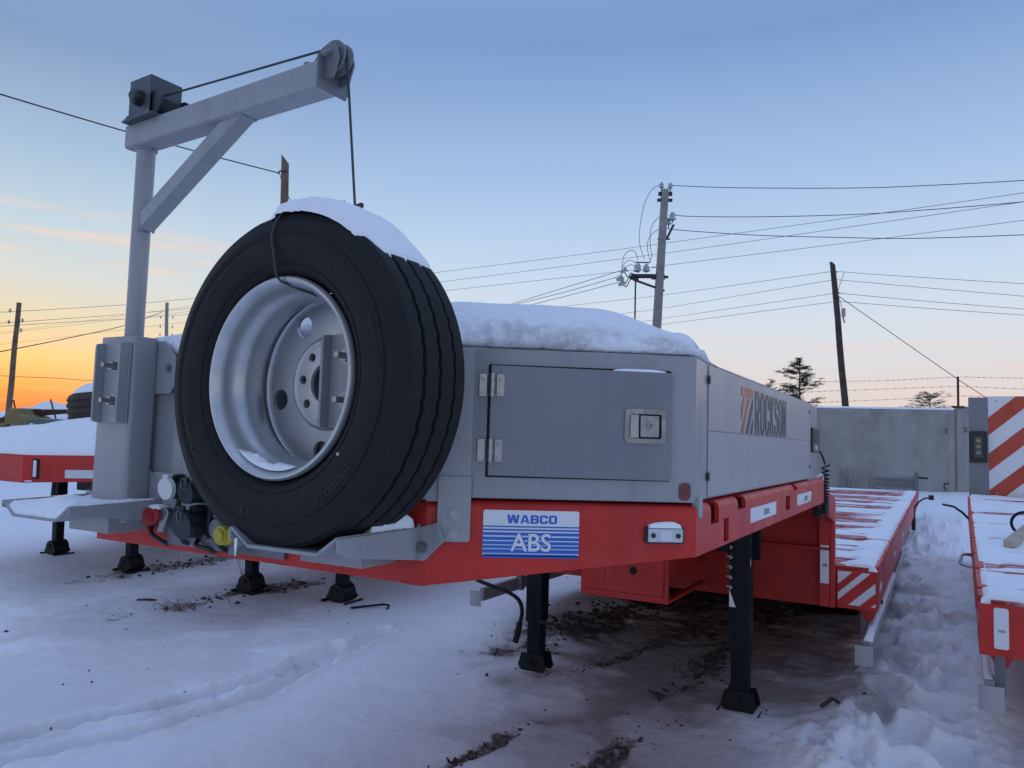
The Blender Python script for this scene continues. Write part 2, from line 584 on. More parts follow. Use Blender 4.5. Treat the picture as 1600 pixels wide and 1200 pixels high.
def vnoise(x, y):
    xi, yi = np.floor(x).astype(int), np.floor(y).astype(int)
    fx, fy = x - xi, y - yi
    fx, fy = fx * fx * fx * (fx * (fx * 6 - 15) + 10), fy * fy * fy * (fy * (fy * 6 - 15) + 10)
    a, b = _T[xi % 256, yi % 256], _T[(xi + 1) % 256, yi % 256]
    c, d = _T[xi % 256, (yi + 1) % 256], _T[(xi + 1) % 256, (yi + 1) % 256]
    return (a * (1 - fx) + b * fx) * (1 - fy) + (c * (1 - fx) + d * fx) * fy - 0.5


def fbm(x, y, o=4, g=0.5):
    x, y = np.asarray(x, float), np.asarray(y, float)
    s_, a = 0, 1.0
    for i in range(o):
        s_ = s_ + a * vnoise(x * 2 ** i + 17.3 * i, y * 2 ** i + 9.1 * i)
        a *= g
    return s_


def sstep(a, b, x):
    t = np.clip((x - a) / (b - a), 0, 1)
    return t * t * (3 - 2 * t)


def grid_mesh(name, X, Y, Z, material, parent=None, attrs=None, flip=False):
    """X, Y, Z 2D arrays -> smooth quad sheet"""
    ny, nx = X.shape
    me = bpy.data.meshes.new(name)
    me.vertices.add(nx * ny)
    me.vertices.foreach_set('co', np.stack([X, Y, Z], -1).astype(np.float32).ravel())
    i = np.arange((nx - 1) * (ny - 1))
    r, c = i // (nx - 1), i % (nx - 1)
    q = np.stack([r * nx + c, r * nx + c + 1, (r + 1) * nx + c + 1, (r + 1) * nx + c], -1)
    if flip:
        q = q[:, ::-1]
    me.loops.add(q.size)
    me.loops.foreach_set('vertex_index', q.ravel().astype(np.int32))
    me.polygons.add(len(q))
    me.polygons.foreach_set('loop_start', (np.arange(len(q)) * 4).astype(np.int32))
    me.polygons.foreach_set('use_smooth', np.ones(len(q), bool))
    me.update(calc_edges=True)
    me.validate()
    for k, v in (attrs or {}).items():
        at = me.attributes.new(k, 'FLOAT', 'POINT')
        at.data.foreach_set('value', v.astype(np.float32).ravel())
    me.materials.append(MATS[material] if isinstance(material, str) else material)
    o = bpy.data.objects.new(name, me)
    COL.objects.link(o)
    if parent is not None:
        o.parent = parent
    return o


def copy_tree(o, parent=None, mat_off=None):
    c = o.copy()
    COL.objects.link(c)
    if parent is not None:
        c.parent = parent
    for ch in list(o.children):
        copy_tree(ch, c)
    return c

# ================================================================== the ground
def polyd(x, y, pts):
    """distance to a polyline, and the running coordinate along it"""
    best = np.full(x.shape, 1e9)
    for (ax, ay), (bx, by) in zip(pts[:-1], pts[1:]):
        dx, dy = bx - ax, by - ay
        t = np.clip(((x - ax) * dx + (y - ay) * dy) / (dx * dx + dy * dy), 0, 1)
        best = np.minimum(best, np.hypot(x - ax - t * dx, y - ay - t * dy))
    return best


RUTS = [[(-3.1, -.9), (-2.72, 0.8), (-2.59, 1.26), (-2.41, 1.56), (-2.32, 1.87), (-2.24, 2.34), (-2.28, 3.03)],
        [(-2.8, -1.0), (-2.43, 0.65), (-2.28, 1.07), (-2.14, 1.37), (-2.04, 1.98), (-2.12, 2.79), (-2.3, 3.61)]]
PITS = [(1.66, 8.57, .16), (1.88, 8.94, .15), (1.93, 7.97, .15), (1.53, 7.13, .15), (1.80, 7.53, .16), (1.79, 6.23, .17), (1.67, 5.58, .18),
        (1.36, 16.4, .22), (1.74, 10.67, .15), (1.62, 9.8, .17), (1.9, 10.1, .17), (1.7, 12.2, .2), (1.55, 11.4, .18), (1.85, 6.9, .15),
        (1.6, 4.7, .17), (1.85, 4.9, .15), (1.5, 4.1, .15), (1.8, 3.9, .17), (1.62, 3.3, .16), (1.95, 12.9, .2), (1.5, 13.6, .22),
        (1.45, 3.6, .14), (1.72, 4.35, .14), (1.9, 4.5, .13), (1.55, 5.1, .14), (1.42, 5.6, .13), (1.9, 6.5, .13), (1.62, 6.7, .14), (1.5, 8.2, .14), (1.75, 8.1, .13), (1.62, 9.2, .14), (1.38, 9.0, .13), (1.85, 9.5, .14), (1.6, 2.8, .15), (1.85, 3.2, .14), (1.4, 2.9, .13),
        (1.38, 6.4, .15), (1.98, 5.6, .14), (1.35, 7.9, .14), (1.7, 14.5, .24), (1.95, 15.5, .25), (1.45, 10.3, .16)]
SOIL = [(-0.80, 5.0, .30, 1.25, 12, 1.0), (-.30, 6.4, .9, 1.5, 0, .9), (0.29, 4.35, .13, .75, 3, .9), (-0.47, 2.02, .05, .46, 12, 1.0),
        (0.20, 2.40, .07, .40, 10, 1.0), (-6.1, 4.6, .26, .95, 6, .9), (-4.36, 4.1, .20, 1.1, 14, .95), (0.35, 6.7, .62, 1.2, 0, .85),
        (-.30, 4.1, .06, .7, 16, .8), (-0.1, 5.1, .07, .8, 14, .7)]
DIRT = [(0.15, 4.55, 1.15, 1.75, 0, 1.0), (0.2, 6.8, 1.4, 2.0, 0, 1.0), (0.25, 2.6, .75, .9, 0, .55), (-4.4, 3.2, 1.0, 1.3, 10, .4), (-3.4, 1.6, .9, 1.3, 10, .28),
        (-6.1, 3.8, .8, 1.4, 0, .35)]


def blob(x, y, b, soft=0.5, nz=0.0):
    cx, cy, rx, ry, a, s_ = b
    a = R(a)
    u = (x - cx) * math.cos(a) - (y - cy) * math.sin(a)
    v = (x - cx) * math.sin(a) + (y - cy) * math.cos(a)
    d = np.sqrt((u / rx) ** 2 + (v / ry) ** 2) + nz
    return s_ * (1 - sstep(1 - soft, 1 + soft, d))


def ground_fields(x, y, detail=True):
    z = 0.10 * fbm(x * .16, y * .16, 3) + 0.05 * fbm(x * .55 + 3, y * .55, 3)
    n1 = fbm(x * 1.7, y * 1.7, 4)
    z += 0.018 * n1
    # wind combed ripples on the open snow
    z += 0.007 * fbm(x * 2.2 + y * 1.1, y * 6 - x * 2.5, 3)
    z += 0.010 * np.abs(fbm(x * 5.5 + 40, y * 5.5, 4, .6)) * sstep(-.15, .25, fbm(x * .5 + 11, y * .5, 2))
    soil = np.zeros_like(x)
    dirt = np.zeros_like(x)
    nz = fbm(x * 2.6, y * 2.6, 5, .6)
    nz2 = fbm(x * 9, y * 9, 4, .65)
    for b in SOIL:
        soil = np.maximum(soil, blob(x, y, b, .55, nz * .9 + nz2 * .45))
    for b in DIRT:
        dirt = np.maximum(dirt, blob(x, y, b, .45, nz * .55))
    # trodden path between the trailers
    path = sstep(1.02, 1.30, x) * (1 - sstep(2.0, 2.35, x)) * sstep(1.2, 2.4, y) * (1 - sstep(14, 18, y))
    lump = np.abs(fbm(x * 3.2, y * 3.2, 4, .55))
    slab = sstep(-.02, .03, fbm(x * 3.4 + 5, y * 3.4, 4, .62)) * .024 + sstep(.03, .07, fbm(x * 6.5, y * 6.5 + 9, 4, .62)) * .022
    ridge = .035 * (.22 - np.abs(fbm(x * 4.2 + 2, y * 4.2, 4, .6)))
    z += path * (ridge + slab + 0.04 * fbm(x * 1.3, y * 1.3, 2) + .012 * fbm(x * 19, y * 19, 3, .6) + 0.02)
    for (px, py, pr) in PITS:
        d = np.hypot((x - px) / .8, (y - py) / 1.35) / pr
        z += np.where(d < 2.2, -0.085 * np.exp(-d ** 6) + 0.014 * np.exp(-(d - 1.3) ** 2 / .06), 0)
    for rt in RUTS:
        d = polyd(x, y, rt) + 0.018 * fbm(x * 4, y * 4, 3)
        prof = -0.085 * (1 - sstep(.055, .080, d)) + 0.036 * np.exp(-((d - .100) / .024) ** 2) * (1 + .9 * fbm(x * 12, y * 12, 3))
        z += prof
    # bank thrown up beside the near leg and loose lumps at its end
    z += 0.07 * np.exp(-(((x - 1.25) / .32) ** 2 + ((y - 3.15) / .55) ** 2)) * (1 + 1.2 * fbm(x * 7, y * 7, 3) + .5 * sstep(.0, .05, fbm(x * 9, y * 9, 3)))
    z += 0.10 * np.exp(-(((x + 1.55) / .55) ** 2 + ((y - 4.9) / .9) ** 2))
    z += 0.06 * np.exp(-(((x + 1.0) / .35) ** 2 + ((y - 4.1) / .22) ** 2))
    z -= soil * 0.030 - soil * 0.05 * np.abs(nz2)
    z -= dirt * 0.012
    # level where the legs stand
    for (lx, ly) in ((.716, 3.36), (-.716, 3.36), (-3.28, 4.2), (-4.33, 4.02), (-6.28, 4.03), (-7.99, 4.18)):
        w = np.exp(-(((x - lx) ** 2 + (y - ly) ** 2) / .16))
        z = z * (1 - w) + (0.022 if abs(lx) < 1 else 0.008) * w
    d0 = np.hypot(x, y)
    z += sstep(45, 240, d0) * (1.6 + 2.2 * fbm(x * .012, y * .012, 3)) * sstep(10, -60, x)
    z *= 1 - .5 * sstep(300, 900, d0)
    return z, dirt, soil


def axis(lo, f0, f1, hi, step, growth=1.16):
    a = list(np.arange(f0, f1, step))
    s_, p = step, f1
    up = []
    while p < hi:
        up.append(p)
        s_ *= growth
        p += s_
    up.append(hi)
    s_, p = step, f0
    dn = []
    while p > lo:
        s_ *= growth
        p -= s_
        dn.append(max(p, lo))
    return np.array(sorted(set(dn + a + up)))


gx = axis(-1500, -5.2, 2.8, 1500, .022)
gy = axis(-60, 0.4, 9.5, 1500, .024)
GX, GY = np.meshgrid(gx, gy)
GZ, GD, GS = ground_fields(GX, GY)

gm = bpy.data.materials.new('snow_ground')
gm.use_nodes = True
t = gm.node_tree
p = t.nodes['Principled BSDF']
p.inputs['Roughness'].default_value = 0.8
p.inputs['Specular IOR Level'].default_value = 0.25
tc = t.nodes.new('ShaderNodeTexCoord')


def nnoise(scale, det=8, rough=.6):
    n = t.nodes.new('ShaderNodeTexNoise')
    n.inputs['Scale'].default_value = scale
    n.inputs['Detail'].default_value = det
    n.inputs['Roughness'].default_value = rough
    t.links.new(tc.outputs['Object'], n.inputs['Vector'])
    return n.outputs[0]


def nmath(op, a, b, clamp=False):
    n = t.nodes.new('ShaderNodeMath')
    n.operation = op
    n.use_clamp = clamp
    for i, x in enumerate((a, b)):
        if isinstance(x, (int, float)):
            n.inputs[i].default_value = x
        else:
            t.links.new(x, n.inputs[i])
    return n.outputs[0]


def nmix(f, a, b):
    n = t.nodes.new('ShaderNodeMix')
    n.data_type = 'RGBA'
    t.links.new(f, n.inputs[0])
    for i, x in ((6, a), (7, b)):
        if isinstance(x, tuple):
            n.inputs[i].default_value = (*x, 1)
        else:
            t.links.new(x, n.inputs[i])
    return n.outputs[2]


ad = t.nodes.new('ShaderNodeAttribute'); ad.attribute_name = 'dirt'
as_ = t.nodes.new('ShaderNodeAttribute'); as_.attribute_name = 'soil'
big = nnoise(.7, 5)
fine = nnoise(38, 8, .7)
mid = nnoise(6, 8, .65)
c0 = nmix(nmath('MULTIPLY', nmath('SUBTRACT', big, .45, True), 1.2, True), (0.89, 0.905, 0.935), (0.80, 0.80, 0.815))
df = nmath('MULTIPLY', ad.outputs['Fac'], nmath('ADD', nmath('MULTIPLY', mid, 1.0), .50), True)
c1 = nmix(nmath('MULTIPLY', df, .86), c0, (0.255, 0.195, 0.165))
brk = nmath('ADD', nmath('MULTIPLY', fine, .75), nmath('MULTIPLY', nnoise(13, 9, .7), .75))
sf_ = nmath('MULTIPLY', nmath('SUBTRACT', nmath('ADD', nmath('MULTIPLY', as_.outputs['Fac'], .62), brk), 1.09), 3.2, True)
soilc = nmix(nnoise(17, 8, .7), (0.055, 0.043, 0.035), (0.20, 0.16, 0.125))
c2 = nmix(sf_, c1, soilc)
t.links.new(c2, p.inputs['Base Color'])
bmp = t.nodes.new('ShaderNodeBump')
bmp.inputs['Strength'].default_value = .8
bmp.inputs['Distance'].default_value = .02
hgt = nmath('ADD', nmath('MULTIPLY', nnoise(11, 8, .6), 1.0), nmath('MULTIPLY', nnoise(90, 4, .6), .22))
t.links.new(hgt, bmp.inputs['Height'])
t.links.new(bmp.outputs[0], p.inputs['Normal'])
ground = grid_mesh('ground', GX, GY, GZ, gm, attrs={'dirt': GD, 'soil': GS})
tag(ground, kind='structure')


def ground_at(x, y):
    return float(ground_fields(np.array([[x]], float), np.array([[y]], float))[0][0, 0])


# ================================================================== concrete fence
FA, FB = Vector((-1.11, 21.45, 0)), Vector((2.19, 23.28, 0))
fd = (FB - FA).normalized()
fnrm = Vector((fd.y, -fd.x, 0))
FM = Matrix(((fd.x, -fnrm.x, 0, 0), (fd.y, -fnrm.y, 0, 0), (0, 0, 1, 0), (0, 0, 0, 1)))
fence = empty('concrete_fence', (FB.x, FB.y, 0))
tag(fence, 'grey concrete panel fence with snow on its top behind the trailers', 'fence')
fence_mw = Matrix.Translation(FB) @ FM


def fence_panel(u0, u1, h, name='panel'):
    mb = MB(FM)
    mb.box(u0, u1, 0.0, .14, -.5, h)
    # raised rim and ribs cast with the panel
    for (a, b, c, d) in ((u0, u1, h - .14, h), (u0, u0 + .16, 0, h - .14), (u1 - .16, u1, 0, h - .14)):
        mb.box(a, b, -.009, -.0, c, d)
    k = u0 + .16 + (u1 - u0 - .32) / 3
    for q in (k, k + (u1 - u0 - .32) / 3):
        mb.box(q - .03, q + .03, -.005, 0.0, 0, h - .14)
    mb.box(u0 + .16, u1 - .16, -.004, 0.0, 1.12, 1.2)
    return mb.build(name, 'concrete', fence, bevel=.008)


for (u0, u1, h) in ((-15.4, -10.26, 2.32), (-10.2, -5.26, 2.30), (-5.2, 0.02, 2.33), (0.10, 5.2, 2.42), (5.28, 10.4, 2.4)):
    fence_panel(u0, u1, h)
lo = MB(FM)
lo.tube([(-.18, -.02, 1.78), (-.24, -.07, 1.80), (-.25, -.08, 1.70), (-.19, -.02, 1.66)], .012, 6)
lo.build('lifting_loop', 'rust', fence)
lo = MB(FM)
lo.tube([(.28, -.02, 1.84), (.33, -.07, 1.80), (.33, -.07, 1.74), (.28, -.02, 1.70)], .012, 6)
lo.build('lifting_loop', 'rust', fence)
lo = MB(FM)
lo.tube([(-.16, -.02, .25), (-.3, -.1, .27), (-.34, -.1, .17), (-.22, -.02, .08)], .016, 6)
lo.build('lifting_loop', 'rust', fence)
pm = MB()
pm.box(2.30, 2.36, 23.83, 23.89, 2.2, 3.30)
pm.build('wire_post', 'rust', fence, loc=(-FB.x, -FB.y, 0))
pm = MB(FM)
pm.box(-.02, .30, -.05, .03, 2.38, 2.44)
pm.build('post_bracket', 'rust', fence)


def snow_ridge(name, u0, u1, w, h, z, M, parent, seed=0, n=80):
    """rounded strip of snow lying along u"""
    us = np.linspace(u0, u1, n)
    prof = np.linspace(-1, 1, 9)
    U, Pp = np.meshgrid(us, prof)
    hh = h * (1 + .5 * fbm(U * 2.2 + seed, U * 0 + seed, 3)) * sstep(u0, u0 + .06, U) * (1 - sstep(u1 - .06, u1, U))
    V = Pp * w / 2 * (1 + .25 * fbm(U * 3 + seed, Pp + 5, 2))
    Zz = z + hh * np.sqrt(np.clip(1 - Pp ** 2, 0, 1)) + (np.abs(Pp) > .99) * -.004
    P3 = np.stack([U, V, Zz, np.ones_like(U)], -1) @ np.array(M).T
    o = grid_mesh(name, P3[..., 0], P3[..., 1], P3[..., 2], 'snow', parent)
    return o


sn = snow_ridge('snow_on_fence', -9.6, .0, .17, .05, 2.325, fence_mw @ Matrix.Translation((0, .07, 0)), None, 3, 300)
tag(sn, 'thin line of snow along the top of the concrete fence', 'snow', kind='stuff')
sn = snow_ridge('snow_on_fence', .12, 5, .17, .02, 2.415, fence_mw @ Matrix.Translation((0, .07, 0)), None, 8, 120)
tag(sn, 'thin line of snow on the right-hand fence panel', 'snow', kind='stuff')

# ================================================================== poles, wires
WIRES = {
 'A': [(-4.52,18.574,8.341),(-2.87,18.932,8.153),(-0.074,19.36,7.883),(1.642,19.748,7.822),(3.658,20.073,7.76),(5.499,20.186,7.71)],
 'B': [(-4.527,18.615,7.568),(-4.144,18.832,7.505),(-2.386,19.02,7.327),(-0.081,19.396,7.206),(1.636,19.78,7.218),(3.622,19.744,7.157),(5.452,19.959,7.208)],
 'C': [(-4.592,18.599,7.198),(-4.455,18.68,7.131),(-2.412,19.147,6.868),(-0.096,19.534,6.644),(1.352,19.662,6.505),(3.635,20.022,6.433),(5.486,20.253,6.422)],
 'D': [(-29.911,31.864,9.444),(-21.405,30.875,9.466),(-14.073,30.376,9.506),(-8.324,29.007,9.325),(-0.903,28.552,9.47),(4.232,26.844,9.234),(6.448,25.795,9.09)],
 'E': [(-29.916,31.887,8.992),(-20.824,31.223,9.049),(-8.644,29.986,9.133),(-0.906,28.57,9.131),(4.229,26.858,8.953),(6.445,25.81,8.796)],
 'F': [(-29.921,31.917,8.428),(-20.536,31.409,8.603),(-9.375,29.617,8.457),(-8.216,29.12,8.417),(-0.912,28.599,8.557),(4.223,26.888,8.371),(6.439,25.84,8.226)],
 'G1a': [(-23.345,35.623,7.764),(-15.57,34.223,7.829),(-9.117,32.097,7.71),(-1.358,27.277,7.288)],
 'G1b': [(-1.358,27.277,7.288),(0.556,28.352,7.167),(4.454,29.97,6.864),(7.255,30.972,6.638)],
 'G2a': [(-20.059,37.489,7.187),(-12.5,35.951,7.553),(-9.801,34.026,7.398),(-1.302,27.325,6.996)],
 'G2b': [(-1.302,27.325,6.996),(1.539,28.924,6.757),(4.45,29.992,6.432),(7.25,30.999,6.116)],
 'G3a': [(-15.942,37.506,6.935),(-9.806,34.052,6.903),(-1.267,27.372,6.522)],
 'G3b': [(-1.267,27.372,6.522),(1.535,28.948,6.283),(4.445,30.015,5.989),(7.246,31.021,5.703)],
 'G4a': [(-15.945,37.521,6.647),(-9.755,34.097,6.626),(-1.231,27.409,6.23)],
 'G4b': [(-1.231,27.409,6.23),(1.532,28.961,6.034),(4.443,30.026,5.778),(7.244,31.03,5.529)],
 'guy': [(-1.209,27.411,6.411),(0.535,28.462,5.045),(2.397,29.584,3.59),(3.378,30.173,2.864),(5.632,31.529,1.147)],
 'L1': [(-5.612,17.647,5.902),(-7.505,18.209,5.678),(-9.954,19.149,5.45),(-13.286,20.738,5.299)],
 'L2': [(-5.704,17.605,5.728),(-7.506,18.215,5.549),(-9.849,19.208,5.442),(-13.286,20.736,5.344)],
 'L3': [(-5.676,17.629,5.59),(-7.265,18.353,5.498),(-9.393,19.462,5.441),(-12.892,20.961,5.261)],
 'W1': [(-11.673,11.192,7.534),(-11.85,9.38,7.415),(-12.085,7.533,7.35),(-11.548,4.987,6.992),(-11.149,3.501,6.793)],
 'W2': [(-11.673,11.192,7.519),(-11.61,11.243,7.249),(-11.494,11.323,6.98),(-11.262,11.48,6.503)],
 'K1': [(-28.324,11.223,4.978),(-29.252,14.108,5.615),(-29.642,15.026,5.798),(-33.326,22.057,7.296),(-35.779,27.495,8.559),(-36.363,33.961,10.073)],
 'K2': [(-28.328,11.243,4.587),(-29.256,14.13,5.203),(-29.624,15.06,5.385),(-33.33,22.082,6.819),(-36.042,27.383,7.965),(-36.37,33.996,9.404)],
 'K3': [(-28.329,11.249,4.478),(-29.257,14.136,5.082),(-33.333,22.094,6.597),(-36.11,27.364,7.633),(-36.374,34.018,8.986)],
 'K4': [(-21.824,8.092,2.841),(-24.981,12.009,3.789),(-29.136,16.51,4.835),(-34.317,22.702,6.397),(-40.608,29.4,8.346)],
 'K5': [(-45.449,17.773,4.079),(-45.35,22.421,3.961),(-44.466,25.207,3.965),(-44.373,27.554,3.94),(-40.812,31.833,3.927)],
 'bw1': [(-4.073,20.285,2.856),(-1.174,21.889,3.077),(0.436,22.783,3.144),(2.32,23.826,3.282),(3.172,24.302,3.28),(5.586,25.647,3.298)],
 'bw2': [(-4.075,20.299,2.598),(-1.177,21.904,2.801),(0.755,22.974,2.92),(2.333,23.85,3.006),(3.974,24.767,2.973),(5.583,25.664,2.985)],
 'bw3': [(-4.078,20.314,2.304),(-1.18,21.92,2.488),(0.752,22.99,2.617),(2.33,23.863,2.739),(3.328,24.421,2.721),(5.581,25.678,2.709)],
 'j1': [(-4.765,18.436,8.371),(-5.013,18.308,8.191),(-5.202,18.23,7.713),(-5.3,18.212,7.062),(-5.289,18.242,6.658),(-5.185,18.32,6.309)],
 'j2': [(-4.82,18.457,7.475),(-4.96,18.388,7.314),(-5.039,18.358,7.067),(-5.043,18.379,6.663),(-5.015,18.41,6.4),(-5.063,18.393,6.223)],
 'j3': [(-4.823,18.474,7.141),(-5.009,18.379,6.997),(-5.103,18.338,6.784),(-5.106,18.352,6.521),(-5.047,18.401,6.241)],
 'j4': [(-5.633,17.746,5.974),(-5.62,17.848,6.308),(-5.547,17.993,6.489),(-5.444,18.163,6.532),(-5.368,18.213,6.393),(-5.354,18.228,6.271)],
 'j5': [(-5.648,17.741,5.904),(-5.591,17.873,6.152),(-5.523,18.134,6.267),(-5.401,18.206,6.199)],
 'j6': [(-5.695,17.723,5.765),(-5.592,17.881,6.013),(-5.524,18.14,6.144),(-5.402,18.21,6.112)],
}


def catmull(pts, k=10):
    P_ = [Vector(q) for q in pts]
    P_ = [P_[0] * 2 - P_[1]] + P_ + [P_[-1] * 2 - P_[-2]]
    out = []
    for i in range(1, len(P_) - 2):
        a, b, c, d = P_[i - 1:i + 3]
        for j in range(k):
            u = j / k
            out.append(.5 * ((2 * b) + (c - a) * u + (2 * a - 5 * b + 4 * c - d) * u * u + (3 * b - a - 3 * c + d) * u ** 3))
    out.append(P_[-2])
    return out


# which ends run on to poles far outside the yard
WIRE_RUN = {'A': 'e', 'B': 'e', 'C': 'e', 'D': 'se', 'E': 'se', 'F': 'se', 'G1a': 's', 'G2a': 's', 'G3a': 's', 'G4a': 's', 'G1b': 'e', 'G2b': 'e', 'G3b': 'e',
            'G4b': 'e', 'L1': 'e', 'L2': 'e', 'L3': 'e', 'W1': 'e', 'K1': 's', 'K2': 's', 'K3': 's', 'K4': 's', 'K5': 'se'}


def wire(key, name, label, group, r=.010, m_='wire_thin'):
    pts = catmull(WIRES[key])
    e = WIRE_RUN.get(key, '')
    if 's' in e:
        pts = [pts[0] + (pts[0] - pts[3]).normalized() * 45] + pts
    if 'e' in e:
        pts = pts + [pts[-1] + (pts[-1] - pts[-4]).normalized() * 45]
    mb = MB().tube(pts, r * .78, 5)
    return tag(mb.build(name, m_, sharp=False), label, 'wire', group)


def pole(name, top, base, r0, r1, m_, label, square=False, cut=0.0):
    root = empty(name, base)
    tag(root, label, 'pole')
    b, tp = Vector(base), Vector(top)
    mb = MB(Matrix.Translation(-b))
    if square:
        d = (tp - b).normalized()
        ax = Vector((0.874, 0.486, 0)).normalized()
        ax = (ax - d * ax.dot(d)).normalized()
        ay = d.cross(ax)
        vs_ = []
        for q, r in ((b - d * .3, r0), (tp, r1)):
            for sx, sy in ((-1, -1), (1, -1), (1, 1), (-1, 1)):
                vs_.append(q + ax * sx * r + ay * sy * r)
        mb.add(vs_, [(3, 2, 1, 0), (4, 5, 6, 7), (0, 1, 5, 4), (1, 2, 6, 5), (2, 3, 7, 6), (3, 0, 4, 7)])
        mb.build('shaft', m_, root, bevel=.02)
    else:
        pts = [b - (tp - b).normalized() * .3] + [b.lerp(tp, i / 8) + Vector((random.uniform(-.012, .012), random.uniform(-.012, .012), 0)) for i in range(1, 8)] + [tp]
        rs = [r0 + (r1 - r0) * i / 8 for i in range(9)]
        mb.tube(pts, rs, 14)
        if cut:
            vs_ = mb.v[-14:]
            for i in range(14):
                x_, y_, z_ = mb.v[len(mb.v) - 14 + i]
                mb.v[len(mb.v) - 14 + i] = (x_, y_, z_ + cut * ((x_ - (tp - b).x) * .874 + (y_ - (tp - b).y) * .486))
        mb.build('shaft', m_, root)
    return root


def insulator(parent, base, p_, d=(0, 0, 1), s_=1.0, pin=.10):
    b = Vector(base)
    d = Vector(d).normalized()
    q = Vector(p_) - b
    M_ = Matrix.Translation(q) @ d.to_track_quat('Z', 'Y').to_matrix().to_4x4()
    mb = MB(M_)
    mb.lathe([(0, .10), (.03, .10), (.045, .07), (.03, .06), (.075, .03), (.06, .01), (.045, .02), (.04, -.01), (.085, -.04), (.07, -.06), (.03, -.04), (0, -.04)], 16, 'z', Matrix.Scale(s_, 4))
    o = mb.build('insulator', 'glass_insulator', parent)
    mb = MB(M_)
    mb.cyl((0, 0, -.04 * s_ - pin), (0, 0, -.04 * s_), .016, n=8)
    mb.build('insulator_pin', 'rust', o)
    return o


random.seed(3)
P1B = (-5.202, 18.684, -.10)
p1 = pole('concrete_power_pole', (-4.674, 18.494, 8.232), P1B, .135, .09, 'concrete_pole',
          'square concrete power pole with a switch cross-arm and glass insulators', True)
for q in ((-4.758, 18.442, 8.336), (-4.551, 18.558, 8.323)):
    insulator(p1, P1B, q, s_=.95, pin=.12)
insulator(p1, P1B, (-4.50, 18.62, 7.47), s_=1.35, pin=.1)
insulator(p1, P1B, (-4.62, 18.66, 7.36), s_=1.1, pin=.1)
insulator(p1, P1B, (-5.372, 18.231, 6.042), s_=1.3, pin=.05)
insulator(p1, P1B, (-5.36, 18.32, 6.09), s_=1.1, pin=.1)
insulator(p1, P1B, (-5.14, 18.342, 6.046), s_=1.3, pin=.05)
insulator(p1, P1B, (-5.18, 18.44, 6.09), s_=1.1, pin=.1)
for q in ((-5.537, 17.688, 5.92), (-5.629, 17.648, 5.712), (-5.585, 17.68, 5.575)):
    insulator(p1, P1B, q, d=(-.5, -.15, -.35), s_=1.25, pin=.02)
PM = Matrix.Translation(-Vector(P1B))
PX = Vector((0.874, 0.486, 0.0)).normalized()


def bar(a, b, w, name, m_, parent, M=None, up=(0, 0, 1), h=None):
    a, b = Vector(a), Vector(b)
    d = (b - a).normalized()
    u = Vector(up)
    u = (u - d * u.dot(d)).normalized()
    s_ = d.cross(u)
    h = h or w
    vs_ = []
    for q in (a, b):
        for i, j in ((-1, -1), (1, -1), (1, 1), (-1, 1)):
            vs_.append(q + s_ * (i * w / 2) + u * (j * h / 2))
    mb = MB(M)
    mb.add(vs_, [(3, 2, 1, 0), (4, 5, 6, 7), (0, 1, 5, 4), (1, 2, 6, 5), (2, 3, 7, 6), (3, 0, 4, 7)])
    return mb.build(name, m_, parent, bevel=min(w, h) * .08)


bar((-4.83, 18.39, 8.10), (-4.50, 18.57, 8.10), .10, 'cap_bracket', 'wire', p1, PM)
bar((-4.86, 18.39, 7.93), (-4.50, 18.59, 7.93), .08, 'clamp_band', 'wire', p1, PM)
bar((-4.64, 18.53, 6.85), (-4.47, 18.63, 7.26), .06, 'side_bracket', 'wire', p1, PM)
bar((-4.86, 18.45, 6.86), (-4.56, 18.60, 6.86), .04, 'clamp_band', 'wire', p1, PM)
for k in (0, .25):
    bar((-5.52 + k * .1, 18.17 + k, 5.86), (-4.70 + k * .1, 18.57 + k, 5.86), .07, 'cross_arm', 'wire', p1, PM)
    bar((-5.46 + k * .1, 18.19 + k, 5.74), (-4.80 + k * .1, 18.56 + k, 5.48), .055, 'arm_brace', 'wire', p1, PM)
bar((-5.50, 18.12, 5.80), (-5.46, 18.50, 5.80), .10, 'cross_arm', 'wire', p1, PM)
bar((-5.02, 18.42, 5.78), (-4.70, 18.60, 5.78), .06, 'cross_arm', 'wire', p1, PM)
bar((-5.42, 18.22, 6.22), (-5.06, 18.42, 6.22), .03, 'switch_blade', 'wire', p1, PM)
bar((-5.42, 18.26, 5.74), (-5.46, 18.30, 3.0), .035, 'switch_rod', 'wire', p1, PM)
for s0, e0 in (((-5.44, 18.18, 5.86), (-5.52, 17.72, 5.84)), ((-5.44, 18.18, 5.80), (-5.60, 17.68, 5.64)), ((-5.44, 18.18, 5.74), (-5.56, 17.71, 5.52))):
    a, b = Vector(s0), Vector(e0)
    mb = MB(PM).tube(catmull([a, a.lerp(b, .35) + Vector((0, 0, .04)), a.lerp(b, .7) + Vector((0, 0, -.09)), b]), .014, 6)
    mb.build('strain_link', 'wire', p1)
for k in ('j1', 'j2', 'j3', 'j4', 'j5', 'j6'):
    MB(PM).tube(catmull(WIRES[k], 6), .008, 5).build('jumper_wire', 'wire', p1)

